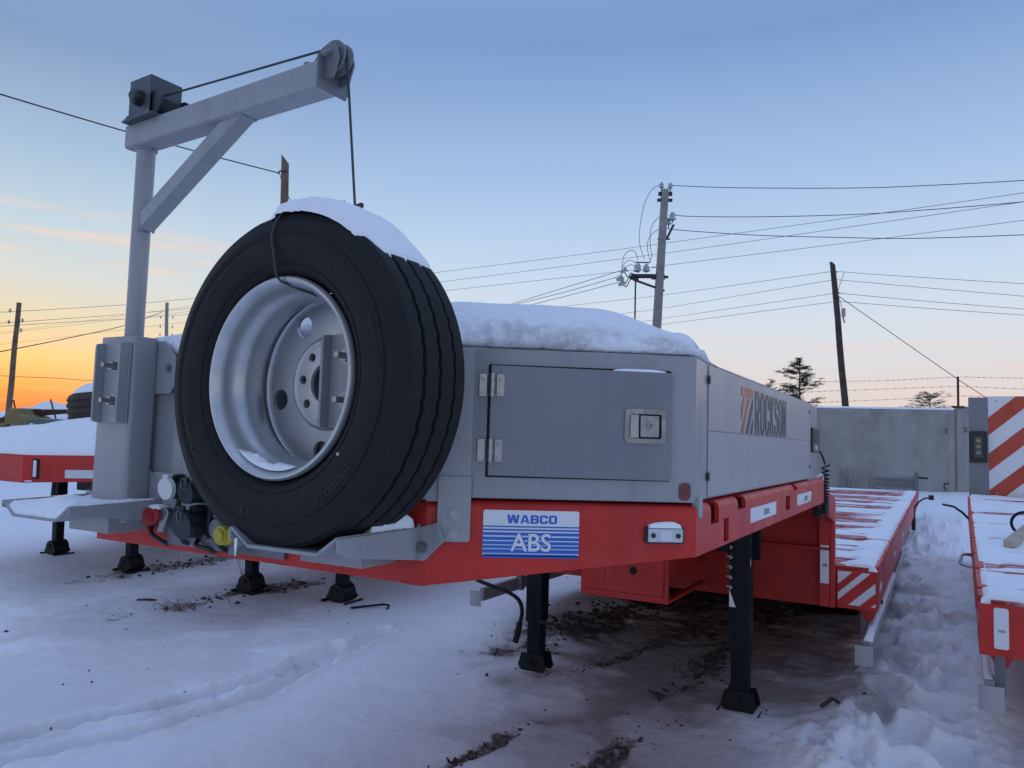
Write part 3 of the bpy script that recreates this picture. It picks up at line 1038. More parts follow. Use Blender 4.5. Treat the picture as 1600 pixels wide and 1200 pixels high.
p2 = pole('wooden_power_pole', (-1.385, 27.246, 7.559), (-.857, 27.973, 0.0), .13, .095, 'wood_dark',
          'dark leaning wooden power pole standing behind the concrete fence', cut=-.9)
P2M = Matrix.Translation((.857, -27.973, 0))
for q in ((-1.27, 27.28, 7.26), (-1.40, 27.30, 7.0), (-1.20, 27.40, 6.52), (-1.33, 27.45, 6.24)):
    MB(P2M).cyl(q, Vector(q) + Vector((0.06, .02, 0)), .03, n=10).build('insulator', 'white_cap', p2)
MB(P2M).box(-1.12, -.99, 27.44, 27.52, 5.68, 5.98).build('junction_box', 'grey_light', p2, bevel=.01)
MB(P2M).tube(catmull([(-1.02, 27.42, 7.24), (-1.12, 27.42, 6.95), (-1.22, 27.42, 6.55), (-1.13, 27.45, 6.1), (-1.07, 27.47, 5.9)]), .010, 5).build('drop_wire', 'wire_thin', p2)
MB(P2M).tube([(-1.07, 27.45, 5.68), (-1.02, 27.42, 5.45)], .022, 6).build('cable_tail', 'wire', p2)

p3 = pole('wooden_pole', (-11.558, 11.237, 7.867), (-11.813, 11.55, 0), .115, .088, 'wood_pole', 'brown wooden pole rising just above the snow-capped spare wheel', cut=-1.3)
MB(Matrix.Translation((11.813, -11.55, 0))).tube([(-11.70, 11.17, 7.53), (-11.58, 11.10, 7.55), (-11.45, 11.22, 7.55)], .02, 6).build('wire_collar', 'wire', p3)
p4 = pole('wooden_power_pole', (-29.639, 15.009, 6.137), (-30.225, 15.031, 0), .12, .085, 'wood_pole', 'leaning wooden pole against the sunset at the far left')
for q in ((-29.95, 14.85, 5.82), (-29.55, 15.12, 5.45), (-30.0, 14.85, 5.38), (-29.62, 15.12, 5.06)):
    insulator(p4, (-30.225, 15.031, 0), q, s_=.8, pin=.06)
p5 = pole('wooden_power_pole', (-40.392, 29.488, 8.912), (-40.692, 29.845, -.2), .13, .10, 'concrete_pole', 'distant thin power pole between the hoist post and the spare wheel')
for zz in (8.0, 7.4, 6.9):
    for sx in (-1, 1):
        insulator(p5, (-40.692, 29.845, -.2), Vector((-40.42, 29.52, zz)) + PX * (.38 * sx), s_=.8, pin=.06)

for k, lab in (('A', 'upper'), ('B', 'middle'), ('C', 'lower')):
    wire(k, 'power_wire', f'{lab} of three dark wires leaving the concrete pole to the right', 'wires from the concrete pole', .013, 'wire')
for k, lab in (('D', 'topmost'), ('E', 'middle'), ('F', 'lowest')):
    wire(k, 'power_wire', f'{lab} of three long wires passing behind the concrete pole', 'long wires behind the concrete pole', .012)
for i, k in enumerate(('G1', 'G2', 'G3', 'G4')):
    for q, side_ in (('a', 'left'), ('b', 'right')):
        wire(k + q, 'power_wire', ('topmost', 'second', 'third', 'lowest')[i] + f' of four thin wires on the {side_} side of the dark leaning pole', 'wires on the leaning pole', .011)
for i, k in enumerate(('L1', 'L2', 'L3')):
    wire(k, 'power_wire', ('upper', 'middle', 'lower')[i] + ' of three wires falling left from the cross-arm', 'wires at the cross-arm', .011)
wire('guy', 'guy_wire', 'black guy wire slanting down right from the dark leaning pole', 'guy wires', .016, 'wire')
wire('W1', 'power_cable', 'dark cable rising left from the brown pole behind the hoist', 'cables on the brown pole', .018, 'wire')
wire('W2', 'guy_wire', 'short guy wire falling right from the brown pole top', 'cables on the brown pole', .010, 'wire')
for i, k in enumerate(('K1', 'K2', 'K3')):
    wire(k, 'power_wire', ('upper', 'middle', 'lower')[i] + ' of three thin wires across the sunset', 'wires across the sunset', .013)
wire('K4', 'power_cable', 'thicker dark cable climbing right across the sunset', 'wires across the sunset', .024, 'wire')
wire('K5', 'power_wire', 'thin wire low over the orange horizon', 'wires across the sunset', .02)
for i, k in enumerate(('bw1', 'bw2', 'bw3')):
    pts = catmull(WIRES[k], 14)
    mb = MB().tube(pts, .0045, 4)
    acc = 0
    for a, b in zip(pts[:-1], pts[1:]):
        acc += (b - a).length
        if acc > .16:
            acc = 0
            mb.tube([a + Vector((-.012, 0, .03)), a, a + Vector((.014, 0, -.03))], .004, 4)
            mb.tube([a + Vector((.03, .014, .01)), a, a + Vector((-.02, .02, .012))], .004, 4)
    tag(mb.build('barbed_wire', 'wire', sharp=False), ('top', 'middle', 'bottom')[i] + ' strand of barbed wire above the concrete fence', 'barbed wire', 'barbed wire strands')

# ================================================================== pines beyond the fence


def pine(base, h, label, seed, crown0=.2, spread=.30, n_br=64, tuft=26, flat=False):
    rnd = random.Random(seed)
    root = empty('pine_tree', base)
    tag(root, label, 'tree', 'pines beyond the fence')
    tr = MB()
    lean = Vector((rnd.uniform(-.02, .02), rnd.uniform(-.02, .02), 1))
    pts = [lean * (h * i / 10) + Vector((rnd.uniform(-.04, .04), rnd.uniform(-.04, .04), 0)) for i in range(11)]
    tr.tube(pts, [h * .020 * (1 - i / 10.6) + .012 for i in range(11)], 8)
    lf = MB()
    for b in range(n_br):
        f = crown0 + (1 - crown0) * ((b + rnd.random()) / n_br)
        env = (math.sin(min(1, (1 - f) * 1.55 + .12) * math.pi / 2) if not flat else math.sqrt(max(.05, 1 - abs(2 * (f - .55)) ** 2)))
        ln = h * spread * env * rnd.uniform(.45, 1.1)
        az = rnd.uniform(0, 2 * math.pi)
        p0 = pts[0].lerp(pts[-1], f)
        d = Vector((math.cos(az), math.sin(az), rnd.uniform(-.08, .35)))
        mid_ = p0 + d * ln * .55 + Vector((0, 0, rnd.uniform(-.05, .08) * ln))
        p1_ = p0 + d * ln + Vector((0, 0, .16 * ln))
        tr.tube([p0, mid_, p1_], [h * .0055, h * .004, h * .002], 4)
        for c in range(3 + int(ln / (h * spread) * 5)):
            u = rnd.uniform(.35, 1.05)
            cc = (p0.lerp(mid_, u / .55) if u < .55 else mid_.lerp(p1_, (u - .55) / .45)) + Vector((rnd.gauss(0, .05), rnd.gauss(0, .05), rnd.gauss(0, .02))) * ln * 1.5
            cs = h * rnd.uniform(.022, .042)
            for k in range(tuft):
                a = Vector((rnd.gauss(0, 1), rnd.gauss(0, 1), rnd.gauss(0, .45))) * cs * .62
                a.z *= .55
                q = cc + a
                d1 = Vector((rnd.gauss(0, 1), rnd.gauss(0, 1), rnd.gauss(.3, .6))).normalized() * cs * .5
                d2 = d1.cross(Vector((rnd.gauss(0, 1), rnd.gauss(0, 1), rnd.gauss(0, 1)))).normalized() * cs * .10
                lf.add([q - d2, q + d2, q + d1], [(0, 1, 2)])
    tr.build('trunk', 'bark', root)
    lf.build('crown', 'needles', root, sharp=False)
    return root


pine((-10.85, 83.2, 0.3), 8.6, 'tall dark pine rising beside the end of the grey box', 5, .28, .31, 62, 40)
pine((-14.55, 86.8, 0.3), 6.7, 'smaller pine half hidden behind the top edge of the grey box', 6, .35, .26, 34, 16)
pine((1.2, 84.1, .3), 5.0, 'low rounded pine crown showing above the fence near its wire post', 9, .45, .50, 60, 26, True)
pine((-7.5, 84, .3), 3.2, 'low pine top peeping over the fence beside the tall pine', 12, .4, .45, 20, 16, True)
pine((4.6, 80, .3), 3.3, 'small dark pine top just above the fence panel gap', 15, .4, .5, 18, 14, True)

# ================================================================== the near trailer
TH = R(1.6)
ZD = 1.5723                                   # height of its datum (top of the nose frame) above the ground
trailer = empty('semi_trailer', (0, 0, 0), (-TH, 0, 0))
tag(trailer, 'red low-loader trailer with a grey locker, spare wheel and wheel hoist on its raised nose', 'trailer', 'parked low-loader trailers')
T_OFF = Vector((0, -math.sin(TH) * ZD, math.cos(TH) * ZD))
OFF[trailer.name] = T_OFF
A_, B_, W_ = 0.6734, 0.3953, 1.25             # half width of the nose, setback of the bevels, half width
sdir = Vector((W_ - A_, B_, 0)).normalized()
ndir = Vector((sdir.y, -sdir.x, 0))
# right bevel: s along the face, h up, n outwards
BM = Matrix(((sdir.x, 0, ndir.x, A_), (sdir.y, 0, ndir.y, 0), (0, 1, 0, 0), (0, 0, 0, 1)))
# front face seen from in front: x, h up, n outwards
FRM = Matrix(((1, 0, 0, 0), (0, 0, -1, 0), (0, 1, 0, 0), (0, 0, 0, 1)))
# right side: s = y, h = z, n = +x
SDM = Matrix(((0, 0, 1, 0), (1, 0, 0, 0), (0, 1, 0, 0), (0, 0, 0, 1)))


def loft(mb, path, prof_fn):
    """sweep a closed (inset, z) profile along a plan path with mitred corners"""
    k = len(path)
    rings = []
    for i, (x, y) in enumerate(path):
        def nrm(a, b):
            d = Vector((b[0] - a[0], b[1] - a[1]))
            d.normalize()
            return Vector((-d.y, d.x))
        ns_ = []
        if i > 0:
            ns_.append(nrm(path[i - 1], path[i]))
        if i < k - 1:
            ns_.append(nrm(path[i], path[i + 1]))
        n_ = sum(ns_, Vector((0, 0)))
        n_.normalize()
        n_ /= max(.3, n_.dot(ns_[0]))
        rings.append([(x + n_.x * t_, y + n_.y * t_, z_) for t_, z_ in prof_fn(i)])
    m_ = len(rings[0])
    vs_ = [q for r_ in rings for q in r_]
    fs_ = []
    for i in range(k - 1):
        for j in range(m_):
            j2 = (j + 1) % m_
            fs_.append((i * m_ + j, i * m_ + j2, (i + 1) * m_ + j2, (i + 1) * m_ + j))
    fs_.append(tuple(range(m_)))
    fs_.append(tuple(range((k - 1) * m_, k * m_)))
    mb.add(vs_, fs_, smooth=True)
    return mb


def rail_prof(zb, top=0.0):
    return [(0, zb), (0, top - .022), (.003, top - .011), (.011, top - .003), (.022, top), (.10, top), (.10, top - .008), (.014, top - .010), (.010, zb + .008), (.07, zb + .008), (.07, zb)]


HB = [-.133, -.133, -.215, -.215, -.133, -.133]
nose_path = [(-W_, .46), (-W_, B_), (-A_, 0), (A_, 0), (W_, B_), (W_, .46)]
loft(MB(), nose_path, lambda i: rail_prof(HB[i])).build('nose_beam', 'red', trailer, ang=32)

# side rails with stake notches
RAIL = [(.46, .545, 'f'), (.545, .635, -.062), (.635, .695, 'f'), (.695, .755, (-.124, -.056)), (.755, .875, 'f'), (.875, .985, -.042), (.985, 1.753, 'f'),
        (1.753, 1.862, (-.100, -.042)), (1.862, 1.955, 'f'), (1.955, 2.045, -.026), (2.045, 2.96, 'f')]
for sx in (1, -1):
    mb = MB(Matrix.Scale(-1, 4, (1, 0, 0)) if sx < 0 else None)
    for y0, y1, kd in RAIL:
        if kd == 'f':
            mb.prism([(W_ - t_, z_) for t_, z_ in rail_prof(-.133)], y0, y1, 'y')
        elif isinstance(kd, tuple):
            mb.box(W_ - .012, W_, y0, y1, -.133, kd[0])
            mb.prism([(W_ - t_, z_) for t_, z_ in rail_prof(kd[1])], y0, y1, 'y')
        else:
            mb.box(W_ - .07, W_, y0, y1, -.133, kd)
    mb.build('side_rail', 'red', trailer, ang=32)
    mb = MB(Matrix.Scale(-1, 4, (1, 0, 0)) if sx < 0 else None)
    mb.box(W_ - .13, W_ - .105, .46, 2.96, -.13, -.012)
    mb.build('inner_rail', 'red_dull', trailer)
    mb = MB(Matrix.Scale(-1, 4, (1, 0, 0)) if sx < 0 else None)
    mb.box(1.232, 1.2535, .412, .447, -.036, .02)
    mb.build('locker_tab', 'grey', trailer, bevel=.002)
MB().box(-1.11, 1.11, .45, 2.96, -.05, -.03).build('nose_floor', 'red_dull', trailer)
MB().box(-.60, .60, .03, .45, -.05, -.03).build('nose_floor', 'red_dull', trailer)
# vertical weld seams on the front plate
for xs in (.405, -.02):
    MB(FRM).box(xs - .0012, xs + .0012, -.213, -.115, -.001, .0012).build('weld_seam', 'red_dull', trailer)
mb = MB(FRM)
for cx, cy, r in ((.205, -.160, .018), (.165, -.168, .005), (.262, -.168, .005)):
    mb.prism(circle(cx, cy, r, 20), .0002, .0016, 'z')
mb.build('plate_hole', 'gap', trailer)
# bottom lip at the fold of the nose plate
MB(FRM).box(.60, .672, -.2165, -.2125, -.05, .0015).build('lower_lip', 'red', trailer)

# gooseneck: slope behind the locker, rear wall, centre beam
for sx in (1, -1):
    mb = MB()
    prof = [(2.96, -.133), (2.96, -.002), (3.05, -.002), (4.08, -.165), (4.13, -.20), (4.13, -.905), (4.06, -.905), (4.06, -.33), (3.4, -.20)]
    mb.prism([(y, z) for y, z in prof], sx * 1.156, sx * 1.185 if sx > 0 else sx * 1.185, 'x')
    mb.build('gooseneck_cheek', 'red', trailer, bevel=.003)
mb = MB()
mb.prism([(2.96, -.012), (3.05, -.012), (4.09, -.175), (4.09, -.195), (3.05, -.03), (2.96, -.03)], -1.154, 1.154, 'x')
mb.build('gooseneck_top', 'red_dull', trailer)
MB().box(-1.154, 1.154, 4.10, 4.128, -.905, -.20).build('rear_wall', 'red_dull', trailer)
MB().box(-1.154, 1.154, 4.04, 4.10, -.52, -.505).build('wall_rib', 'red_dull', trailer)
for sx in (1, -1):
    po = MB().box(sx * 1.087, sx * 1.154, 4.055, 4.10, -.90, -.22).build('wall_post', 'red', trailer, bevel=.003)
    rf = MB(Matrix.Translation((0, 4.053, 0)) @ FRM).prism(rrect(1.095 if sx > 0 else -1.150, 1.150 if sx > 0 else -1.095, -.745, -.49, .004), 0, .0015, 'z').build('reflector_strip', 'sign_white', po)
    mk = MB(Matrix.Translation((0, 4.0505, 0)) @ FRM)
    for dx in (-.010, -.003, .004, .011):
        mk.box(sx * 1.122 + dx, sx * 1.122 + dx + .004, -.625 - abs(dx), -.612, 0, .001)
    mk.build('reflector_mark', 'dark_print', rf)
cb = MB().box(-.26, .26, 3.23, 4.10, -.72, -.06).build('centre_beam', 'red_dull', trailer, bevel=.004)
MB().box(-.30, .30, 3.195, 3.225, -.85, -.10).build('beam_end_plate', 'red', trailer, bevel=.003)
MB().box(.255, .30, 3.225, 4.1, -.85, -.83).build('beam_flange', 'red_dull', trailer)
MB().box(-.30, -.255, 3.225, 4.1, -.85, -.83).build('beam_flange', 'red_dull', trailer)
pl = holed_plate(rrect(-.285, .272, -.805, -.30, .025), [], .002)
me_o = place_mesh('access_cover', pl, 'red', trailer, Matrix.Translation((0, 3.193, 0)) @ FRM)
mb = MB(Matrix.Translation((0, 3.193, 0)) @ FRM)
mb.box(-.288, .276, -.8085, -.8065, .0, .0012)
mb.box(.2745, .2765, -.80, -.3, .0, .0012)
mb.box(-.13, -.128, -.78, -.3, .0015, .0022)
mb.box(.07, .072, -.72, -.3, .0015, .0022)
mb.build('panel_seam', 'gap', trailer)
MB(Matrix.Translation((0, 3.1915, 0)) @ FRM).prism(circle(.07, -.66, .026, 20), 0, .0012, 'z').build('cover_hole', 'gap', trailer)

# -------------------------------------------------- grey locker
locker = MB().prism([(-A_, .0), (A_, .0), (1.2466, .3929), (1.2300, .560), (1.2300, 2.5), (-1.2300, 2.5), (-1.2300, .560), (-1.2466, .3929)], .006, .392, 'z') \
    .build('storage_locker', 'grey', trailer, bevel=.004)
dk = MB(BM).prism(rrect(.1445, .6265, .0600, .3495, .004), .0005, .0022, 'z').build('door_gap', 'gap', locker)
dm = MB(BM @ Matrix.Rotation(R(-.35), 4, 'Z'))
dm.prism(rrect(.149, .6255, .0655, .3475, .004), .003, .012, 'z')
door = dm.build('locker_door', 'door_grey', locker, bevel=.002)
for hz in (.295, .1275):
    hg = MB(BM)
    hg.prism(rrect(.1215, .1415, hz - .029, hz + .029, .004), .0026, .0062, 'z')
    hg.prism(rrect(.1655, .1855, hz - .029, hz + .029, .004), .0122, .0155, 'z')
    h_o = hg.build('door_hinge', 'steel', locker, bevel=.0008)
    hb = MB(BM)
    for a, b in ((-.029, -.011), (-.010, .010), (.011, .029)):
        hb.cyl((.1535, hz + a, .0135), (.1535, hz + b, .0135), .0085, n=18)
    hb.cyl((.1535, hz - .032, .0135), (.1535, hz + .032, .0135), .0045, n=12)
    hb.build('hinge_barrel', 'steel', locker)
    sb = MB(BM)
    for cx, n0 in ((.1315, .0062), (.1755, .0155)):
        for dz in (-.018, .018):
            sb.hexbolt((cx, hz + dz, n0), (0, 0, 1), .0052, .004, False)
    sb.build('hinge_screw', 'steel', locker)
# paddle latch
fr = holed_plate(rrect(.5005, .6105, .157, .2465, .012), [rrect(.5135, .5985, .1695, .2335, .006)], .004)
place_mesh('latch_frame', fr, 'chrome', locker, BM @ Matrix.Translation((0, 0, .0145)))
lt = MB(BM)
lt.box(.5125, .5995, .1685, .2345, .0122, .0132)
lt.build('latch_cup', 'gap', locker)
lt = MB(BM)
lt.box(.5165, .5385, .1715, .2315, .0134, .0140)
lt.build('latch_recess', 'steel', locker)
lt = MB(BM).prism(rrect(.5405, .5905, .1735, .2295, .003), .0136, .0225, 'z')
lt.build('latch_paddle', 'chrome', locker, bevel=.0015)
lt = MB(BM).cyl((.567, .203, .0225), (.567, .203, .0265), .0105, n=24)
lt.cyl((.567, .203, .0265), (.567, .203, .0275), .007, n=24)
lt.build('latch_lock', 'chrome', locker)
lt = MB(BM).box(.5660, .5685, .198, .208, .0275, .0281)
lt.build('keyhole', 'gap', locker)
for cx, cy in ((.5205, .2395), (.5905, .2395), (.5205, .1640), (.5905, .1640)):
    MB(BM).cyl((cx, cy, .0165), (cx, cy, .0180), .0042, .0034, n=14).build('latch_screw', 'steel', locker)
MB(BM).prism(rrect(.651, .683, .012, .058, .012), .0004, .0018, 'z').build('reflective_sticker', 'brown_sticker', locker)
# side panels, end post
for sx in (1, -1):
    SM = SDM if sx > 0 else Matrix.Scale(-1, 4, (1, 0, 0)) @ SDM
    for z0, z1 in ((.012, .1985), (.2005, .388)):
        MB(SM).prism(rrect(.575, 2.498, z0, z1, .002), 1.2303, 1.2330, 'z').build('side_panel', 'grey_light', locker, bevel=.001)
    MB(SM).box(2.505, 2.565, .010, .389, 1.2, 1.2330).build('side_trim', 'grey_light', locker, bevel=.003)
    MB(SM).box(2.565, 2.90, -.002, .392, 1.15, 1.2230).build('end_post', 'grey', locker, bevel=.004)
    for yz in (.345, .07):
        MB(SM).box(.560, .577, yz - .012, yz + .012, 1.2335, 1.2385).build('panel_clip', 'plastic', locker, bevel=.002)
        MB(SM).box(2.525, 2.545, yz - .008, yz + .008, 1.2335, 1.2365).build('panel_clip', 'plastic', locker, bevel=.002)
    lp = MB(SM).prism(rrect(2.66, 2.93, .142, .272, .008), 1.2232, 1.2330, 'z').build('work_lamp', 'plastic', locker, bevel=.003)
    MB(SM).prism(rrect(2.69, 2.90, .19, .262, .008), 1.2332, 1.2340, 'z').build('lamp_lens', 'window_dark', lp)
    MB(SM).cyl((2.73, .166, 1.2332), (2.73, .166, 1.246), .016, n=16).build('lamp_button', 'white_cap', lp)
# lettering and emblem on the right side panel
LX = 1.2337
LY0, LY1, LZ0, LZ1 = 0.985, 1.845, .203, .358
lg = MB(SDM)
ly1 = LY0 + .185
lg.prism([(LY0, LZ1), (LY0, LZ1 - .03), (ly1, LZ1 - .03), (ly1, LZ1)], LX, LX + .0006, 'z')
lg.build('emblem_bar', 'orange_print', locker)


def clip_poly(poly, a, b, c):
    """keep a*x+b*y<=c"""
    out = []
    for i in range(len(poly)):
        p_, q_ = poly[i], poly[(i + 1) % len(poly)]
        dp, dq = a * p_[0] + b * p_[1] - c, a * q_[0] + b * q_[1] - c
        if dp <= 0:
            out.append(p_)
        if (dp < 0 < dq) or (dq < 0 < dp):
            u = dp / (dp - dq)
            out.append((p_[0] + (q_[0] - p_[0]) * u, p_[1] + (q_[1] - p_[1]) * u))
    return out


def stripes(rect, bands, slope):
    """bands of c = (v - slope*u) inside the rect, in normalised coordinates"""
    x0, x1, y0, y1 = rect
    res = []
    for lo_, hi_ in bands:
        pl_ = [(0, 0), (1, 0), (1, 1), (0, 1)]
        pl_ = clip_poly(pl_, -slope, 1, hi_)
        if len(pl_) > 2:
            pl_ = clip_poly(pl_, slope, -1, -lo_)
        if len(pl_) > 2:
            res.append([(x0 + (x1 - x0) * u, y0 + (y1 - y0) * v) for u, v in pl_])
    return res


for i, pl_ in enumerate(stripes((LY0, ly1, LZ0, LZ1 - .034), [(.35, .68), (-.30, .03), (-1.0, -.66), (-1.6, -1.3)], 1.75)):
    MB(SDM).prism(pl_, LX, LX + .0006, 'z').build('emblem_stripe', 'orange_print' if i < 2 else 'dark_print', locker)
tm = block_text('ROCKSON', LY1 - ly1 - .035, LZ1 - LZ0, .34, .13, .22, .013)
place_mesh('lettering', tm, 'dark_print', locker, SDM @ Matrix.Translation((ly1 + .035, LZ0, LX + .0004)))
# reflective labels on the rail
for a, b, tx in ((1.057, 1.524, '2020'), (2.033, 2.47, '2020')):
    rp = MB(SDM).prism(rrect(a, b, -.098, -.049, .003), 1.2505, 1.2515, 'z').build('rail_label', 'sign_white', trailer)
    tm = text_mesh(tx, .10, .022, bold=.015)
    place_mesh('label_print', tm, 'dark_print', rp, SDM @ Matrix.Translation(((a + b) / 2 - .01, -.086, 1.2520)))
    rp.children[-1].location = (0, 0, 0)

# -------------------------------------------------- front panel with the tab bolted over the red beam
MB().box(-.30, .672, -.010, -.0005, .000, .388).build('front_panel', 'grey', trailer, bevel=.002)
mp = holed_plate(rrect(-.004, .108, -.004, .390, .003), [], .006)
place_mesh('corner_panel', mp, 'grey', trailer, BM @ Matrix.Translation((0, 0, .0035)))
tb = MB(BM).prism(rrect(.026, .110, -.104, .06, .008), .0070, .0125, 'z').build('mounting_tab', 'grey', trailer, bevel=.0012)
for hz in (-.033, -.082):
    MB(BM).hexbolt((.070, hz, .0125), (0, 0, 1), .0095, .007).build('tab_bolt', 'steel', tb)

# ABS plate
S0, S1, Z0, Z1 = .143, .390, -.142, -.0225
sg = MB(BM).prism(rrect(S0, S1, Z0, Z1, .006), .0006, .0022, 'z').build('brake_sign', 'sign_white', trailer)
fy = lambda q: Z1 - (q - 78) / 674 * (Z1 - Z0)
for i, (a, b) in enumerate(((301, 321), (345, 370), (393, 437), (458, 504), (520, 566), (579, 620), (633, 687), (700, 752))):
    pl_ = rrect(S0, S1, fy(b), fy(a), .006 if i == 7 else .0003)
    MB(BM).prism(pl_, .0024, .0027, 'z').build('blue_band', 'blue', sg)
kx = lambda q: S0 + (q - 78) / 1372 * (S1 - S0)
place_mesh('lettering', block_text('WABCO', kx(1130) - kx(415), fy(143) - fy(265), .30, .22, .20, .0022, {'W': 1.5, 'A': 1.12}), 'blue', sg, BM @ Matrix.Translation((kx(415), fy(265), .0026)))
place_mesh('lettering_outline', text_mesh('ABS', kx(1062) - kx(458), fy(395) - fy(670), bold=.042), 'blue', sg, BM @ Matrix.Translation((kx(458), fy(670), .0030)))
place_mesh('lettering', text_mesh('ABS', kx(1050) - kx(470), fy(405) - fy(660), bold=.014), 'sign_white', sg, BM @ Matrix.Translation((kx(470), fy(660), .0034)))

# marker lamp on the bevel
ml = MB(BM).prism(rrect(.5615, .664, -.0985, -.0555, .005), .0004, .012, 'z').build('marker_lamp', 'plastic', trailer, bevel=.002)
MB(BM).prism(rrect(.567, .6585, -.0945, -.0600, .003), .0122, .0205, 'z').build('lamp_lens', 'lens', ml, bevel=.003)
MB(BM).prism(rrect(.599, .629, -.090, -.0645, .002), .0207, .0215, 'z').build('lens_insert', 'reflector', ml)
for cx in (.580, .6455):
    MB(BM).cyl((cx, -.0775, .0205), (cx, -.0775, .0222), .0065, n=16).build('lamp_screw', 'plastic', ml)

# -------------------------------------------------- spare wheel mounts: column, clamp channel, cradle
COLX = .48


def mount(cx, full):
    sg_ = 1 if cx > 0 else -1
    c = MB()
    x0, x1 = cx - .085, cx + .090
    c.prism(rrect(x0, x1, -.105, -.012, .018, 4), -.135, .447, 'z')
    co_ = c.build('mount_column', 'grey', trailer, bevel=.002)
    for s_ in (-1, 1):
        xa, xb = (x1 - .012, x1 + .085) if s_ > 0 else (x0 - .085, x0 + .012)
        pts = [(xa, .27), (xb - .02, .27), (xb, .295), (xb, .385), (xb - .055, .44), (xa, .44)] if s_ > 0 else [(xb, .27), (xa + .02, .27), (xa, .295), (xa, .385), (xa + .055, .44), (xb, .44)]
        c = MB(FRM).prism(pts, .0115, .018, 'z')
        c.build('column_ear', 'grey', co_, bevel=.0015)
        MB(FRM).hexbolt(((xa + xb) / 2 + s_ * .022, .352, .018), (0, 0, 1), .009, .006).build('ear_bolt', 'grey_dark', co_)
        pts = [(xa, -.13), (xb - .035, -.13), (xb - .035, -.02), (xa, .03)] if s_ > 0 else [(xb, -.13), (xa + .035, -.13), (xa + .035, -.02), (xb, .03)]
        MB(FRM).prism(pts, .0115, .018, 'z').build('column_foot', 'grey', co_, bevel=.0015)
    return co_


mount(-COLX, True)
mount(COLX, True)


def clamp(cx, y0, name='clamp_channel', z0=.172, z1=.425):
    c = MB()
    # web against the wheel, two flanges pointing forward
    c.box(cx - .066, cx + .066, y0 - .008, y0, z0, z1)
    o = c.build(name, 'grey', trailer, bevel=.002)
    for s_ in (-1, 1):
        MB().prism([(y0 - .0085, z0), (y0 - .034, z0 + .004), (y0 - .038, z0 + .012), (y0 - .038, z1 - .012), (y0 - .034, z1 - .004), (y0 - .0085, z1)],
                   cx + s_ * .060 - .004, cx + s_ * .060 + .004, 'x').build('channel_flange', 'grey', o, bevel=.001)
    for zz in (.242, .352):
        MB().hexbolt((cx, y0 - .008, zz), (0, -1, 0), .0155, .015, True, .026).build('stud_nut', 'steel', o)
    return o


clamp(-.462, -.106)
clamp(.520, -.1385, z1=.408)


def cradle(cx):
    c = MB()
    pr = [(-.165, -.070), (-.108, -.108), (.108, -.108), (.165, -.068)]
    th_ = .007
    up = [(cx + a, b) for a, b in pr]
    dn = [(cx + a, b - th_ * 1.15) for a, b in reversed(pr)]
    c.prism(up + dn, -.308, -.02, 'y')
    o = c.build('wheel_cradle', 'grey', trailer, bevel=.0012)
    for s_ in (-1, 1):
        xa = cx + s_ * .166
        prf = [(-.308, -.070), (-.004, -.062), (-.004, -.128), (-.04, -.128), (-.29, -.097), (-.308, -.090)] if cx < 0 else None
        g = MB().prism(prf or [(-.308, -.072), (-.02, -.072), (-.004, -.06), (-.004, -.150), (-.03, -.150), (-.27, -.118), (-.308, -.100)], xa, xa + s_ * .006, 'x')
        g.build('cradle_side', 'grey', o, bevel=.001)
        if s_ * cx < 0:
            continue
        g = MB(FRM).prism([(cx + s_ * .02, -.115), (cx + s_ * .225, -.055), (cx + s_ * .245, -.10), (cx + s_ * .19, -.152), (cx + s_ * .02, -.152)], .002, .012, 'z')
        g.build('cradle_back', 'grey', o, bevel=.0015)
        MB(FRM).hexbolt((cx + s_ * .186, -.118, .012), (0, 0, 1), .010, .008).build('cradle_bolt', 'grey_dark', o)
    MB().box(cx - .10, cx + .10, -.14, -.004, -.165, -.118).build('cradle_support', 'grey', o, bevel=.002)
    return o


cradle(-.505)
cradle(.487)

# -------------------------------------------------- spare wheel
wheel = empty('spare_wheel', (.436, -.185, .287), (0, 0, R(-2.5)), trailer)
TR = .404
prof_t = []
# outer (front) sidewall to tread to inner sidewall; axial h negative = front
side = [(.243, -.086), (.250, -.100), (.262, -.112), (.285, -.121), (.310, -.125), (.335, -.124), (.352, -.121), (.356, -.1225), (.360, -.121), (.374, -.116), (.384, -.110), (.391, -.106), (.393, -.1060), (.3945, -.103), (.3985, -.098)]
tread = []
GR = [-.055, -.0, .055]
edges = [-.0965]
for g in GR:
    edges += [g - .0056, g - .0038, g + .0038, g + .0056]
edges += [.0965]
prof_t = list(side)
tags_ = [None] * len(side)
for i, e in enumerate(edges):
    if i == 0 or i == len(edges) - 1:
        prof_t.append((TR - .003, e)); tags_.append(None)
    else:
        k = (i - 1) % 4
        prof_t.append((TR - .0110 if k in (1, 2) else TR - (.0012 if abs(e) > .05 else 0), e)); tags_.append('g')
prof_t += [(r, -h) for r, h in reversed(side)]
tags_ += [None] * len(side)
NS = 300


def wob(q, i, r, h):
    if tags_[q] == 'g':
        ph = (i * 56 / NS) % 1.0
        h += .0020 * math.sin(2 * math.pi * ph)
    return r, h


MB().lathe(prof_t, NS, 'y', wob=wob, closed=True).build('tyre', 'rubber', wheel, ang=50)
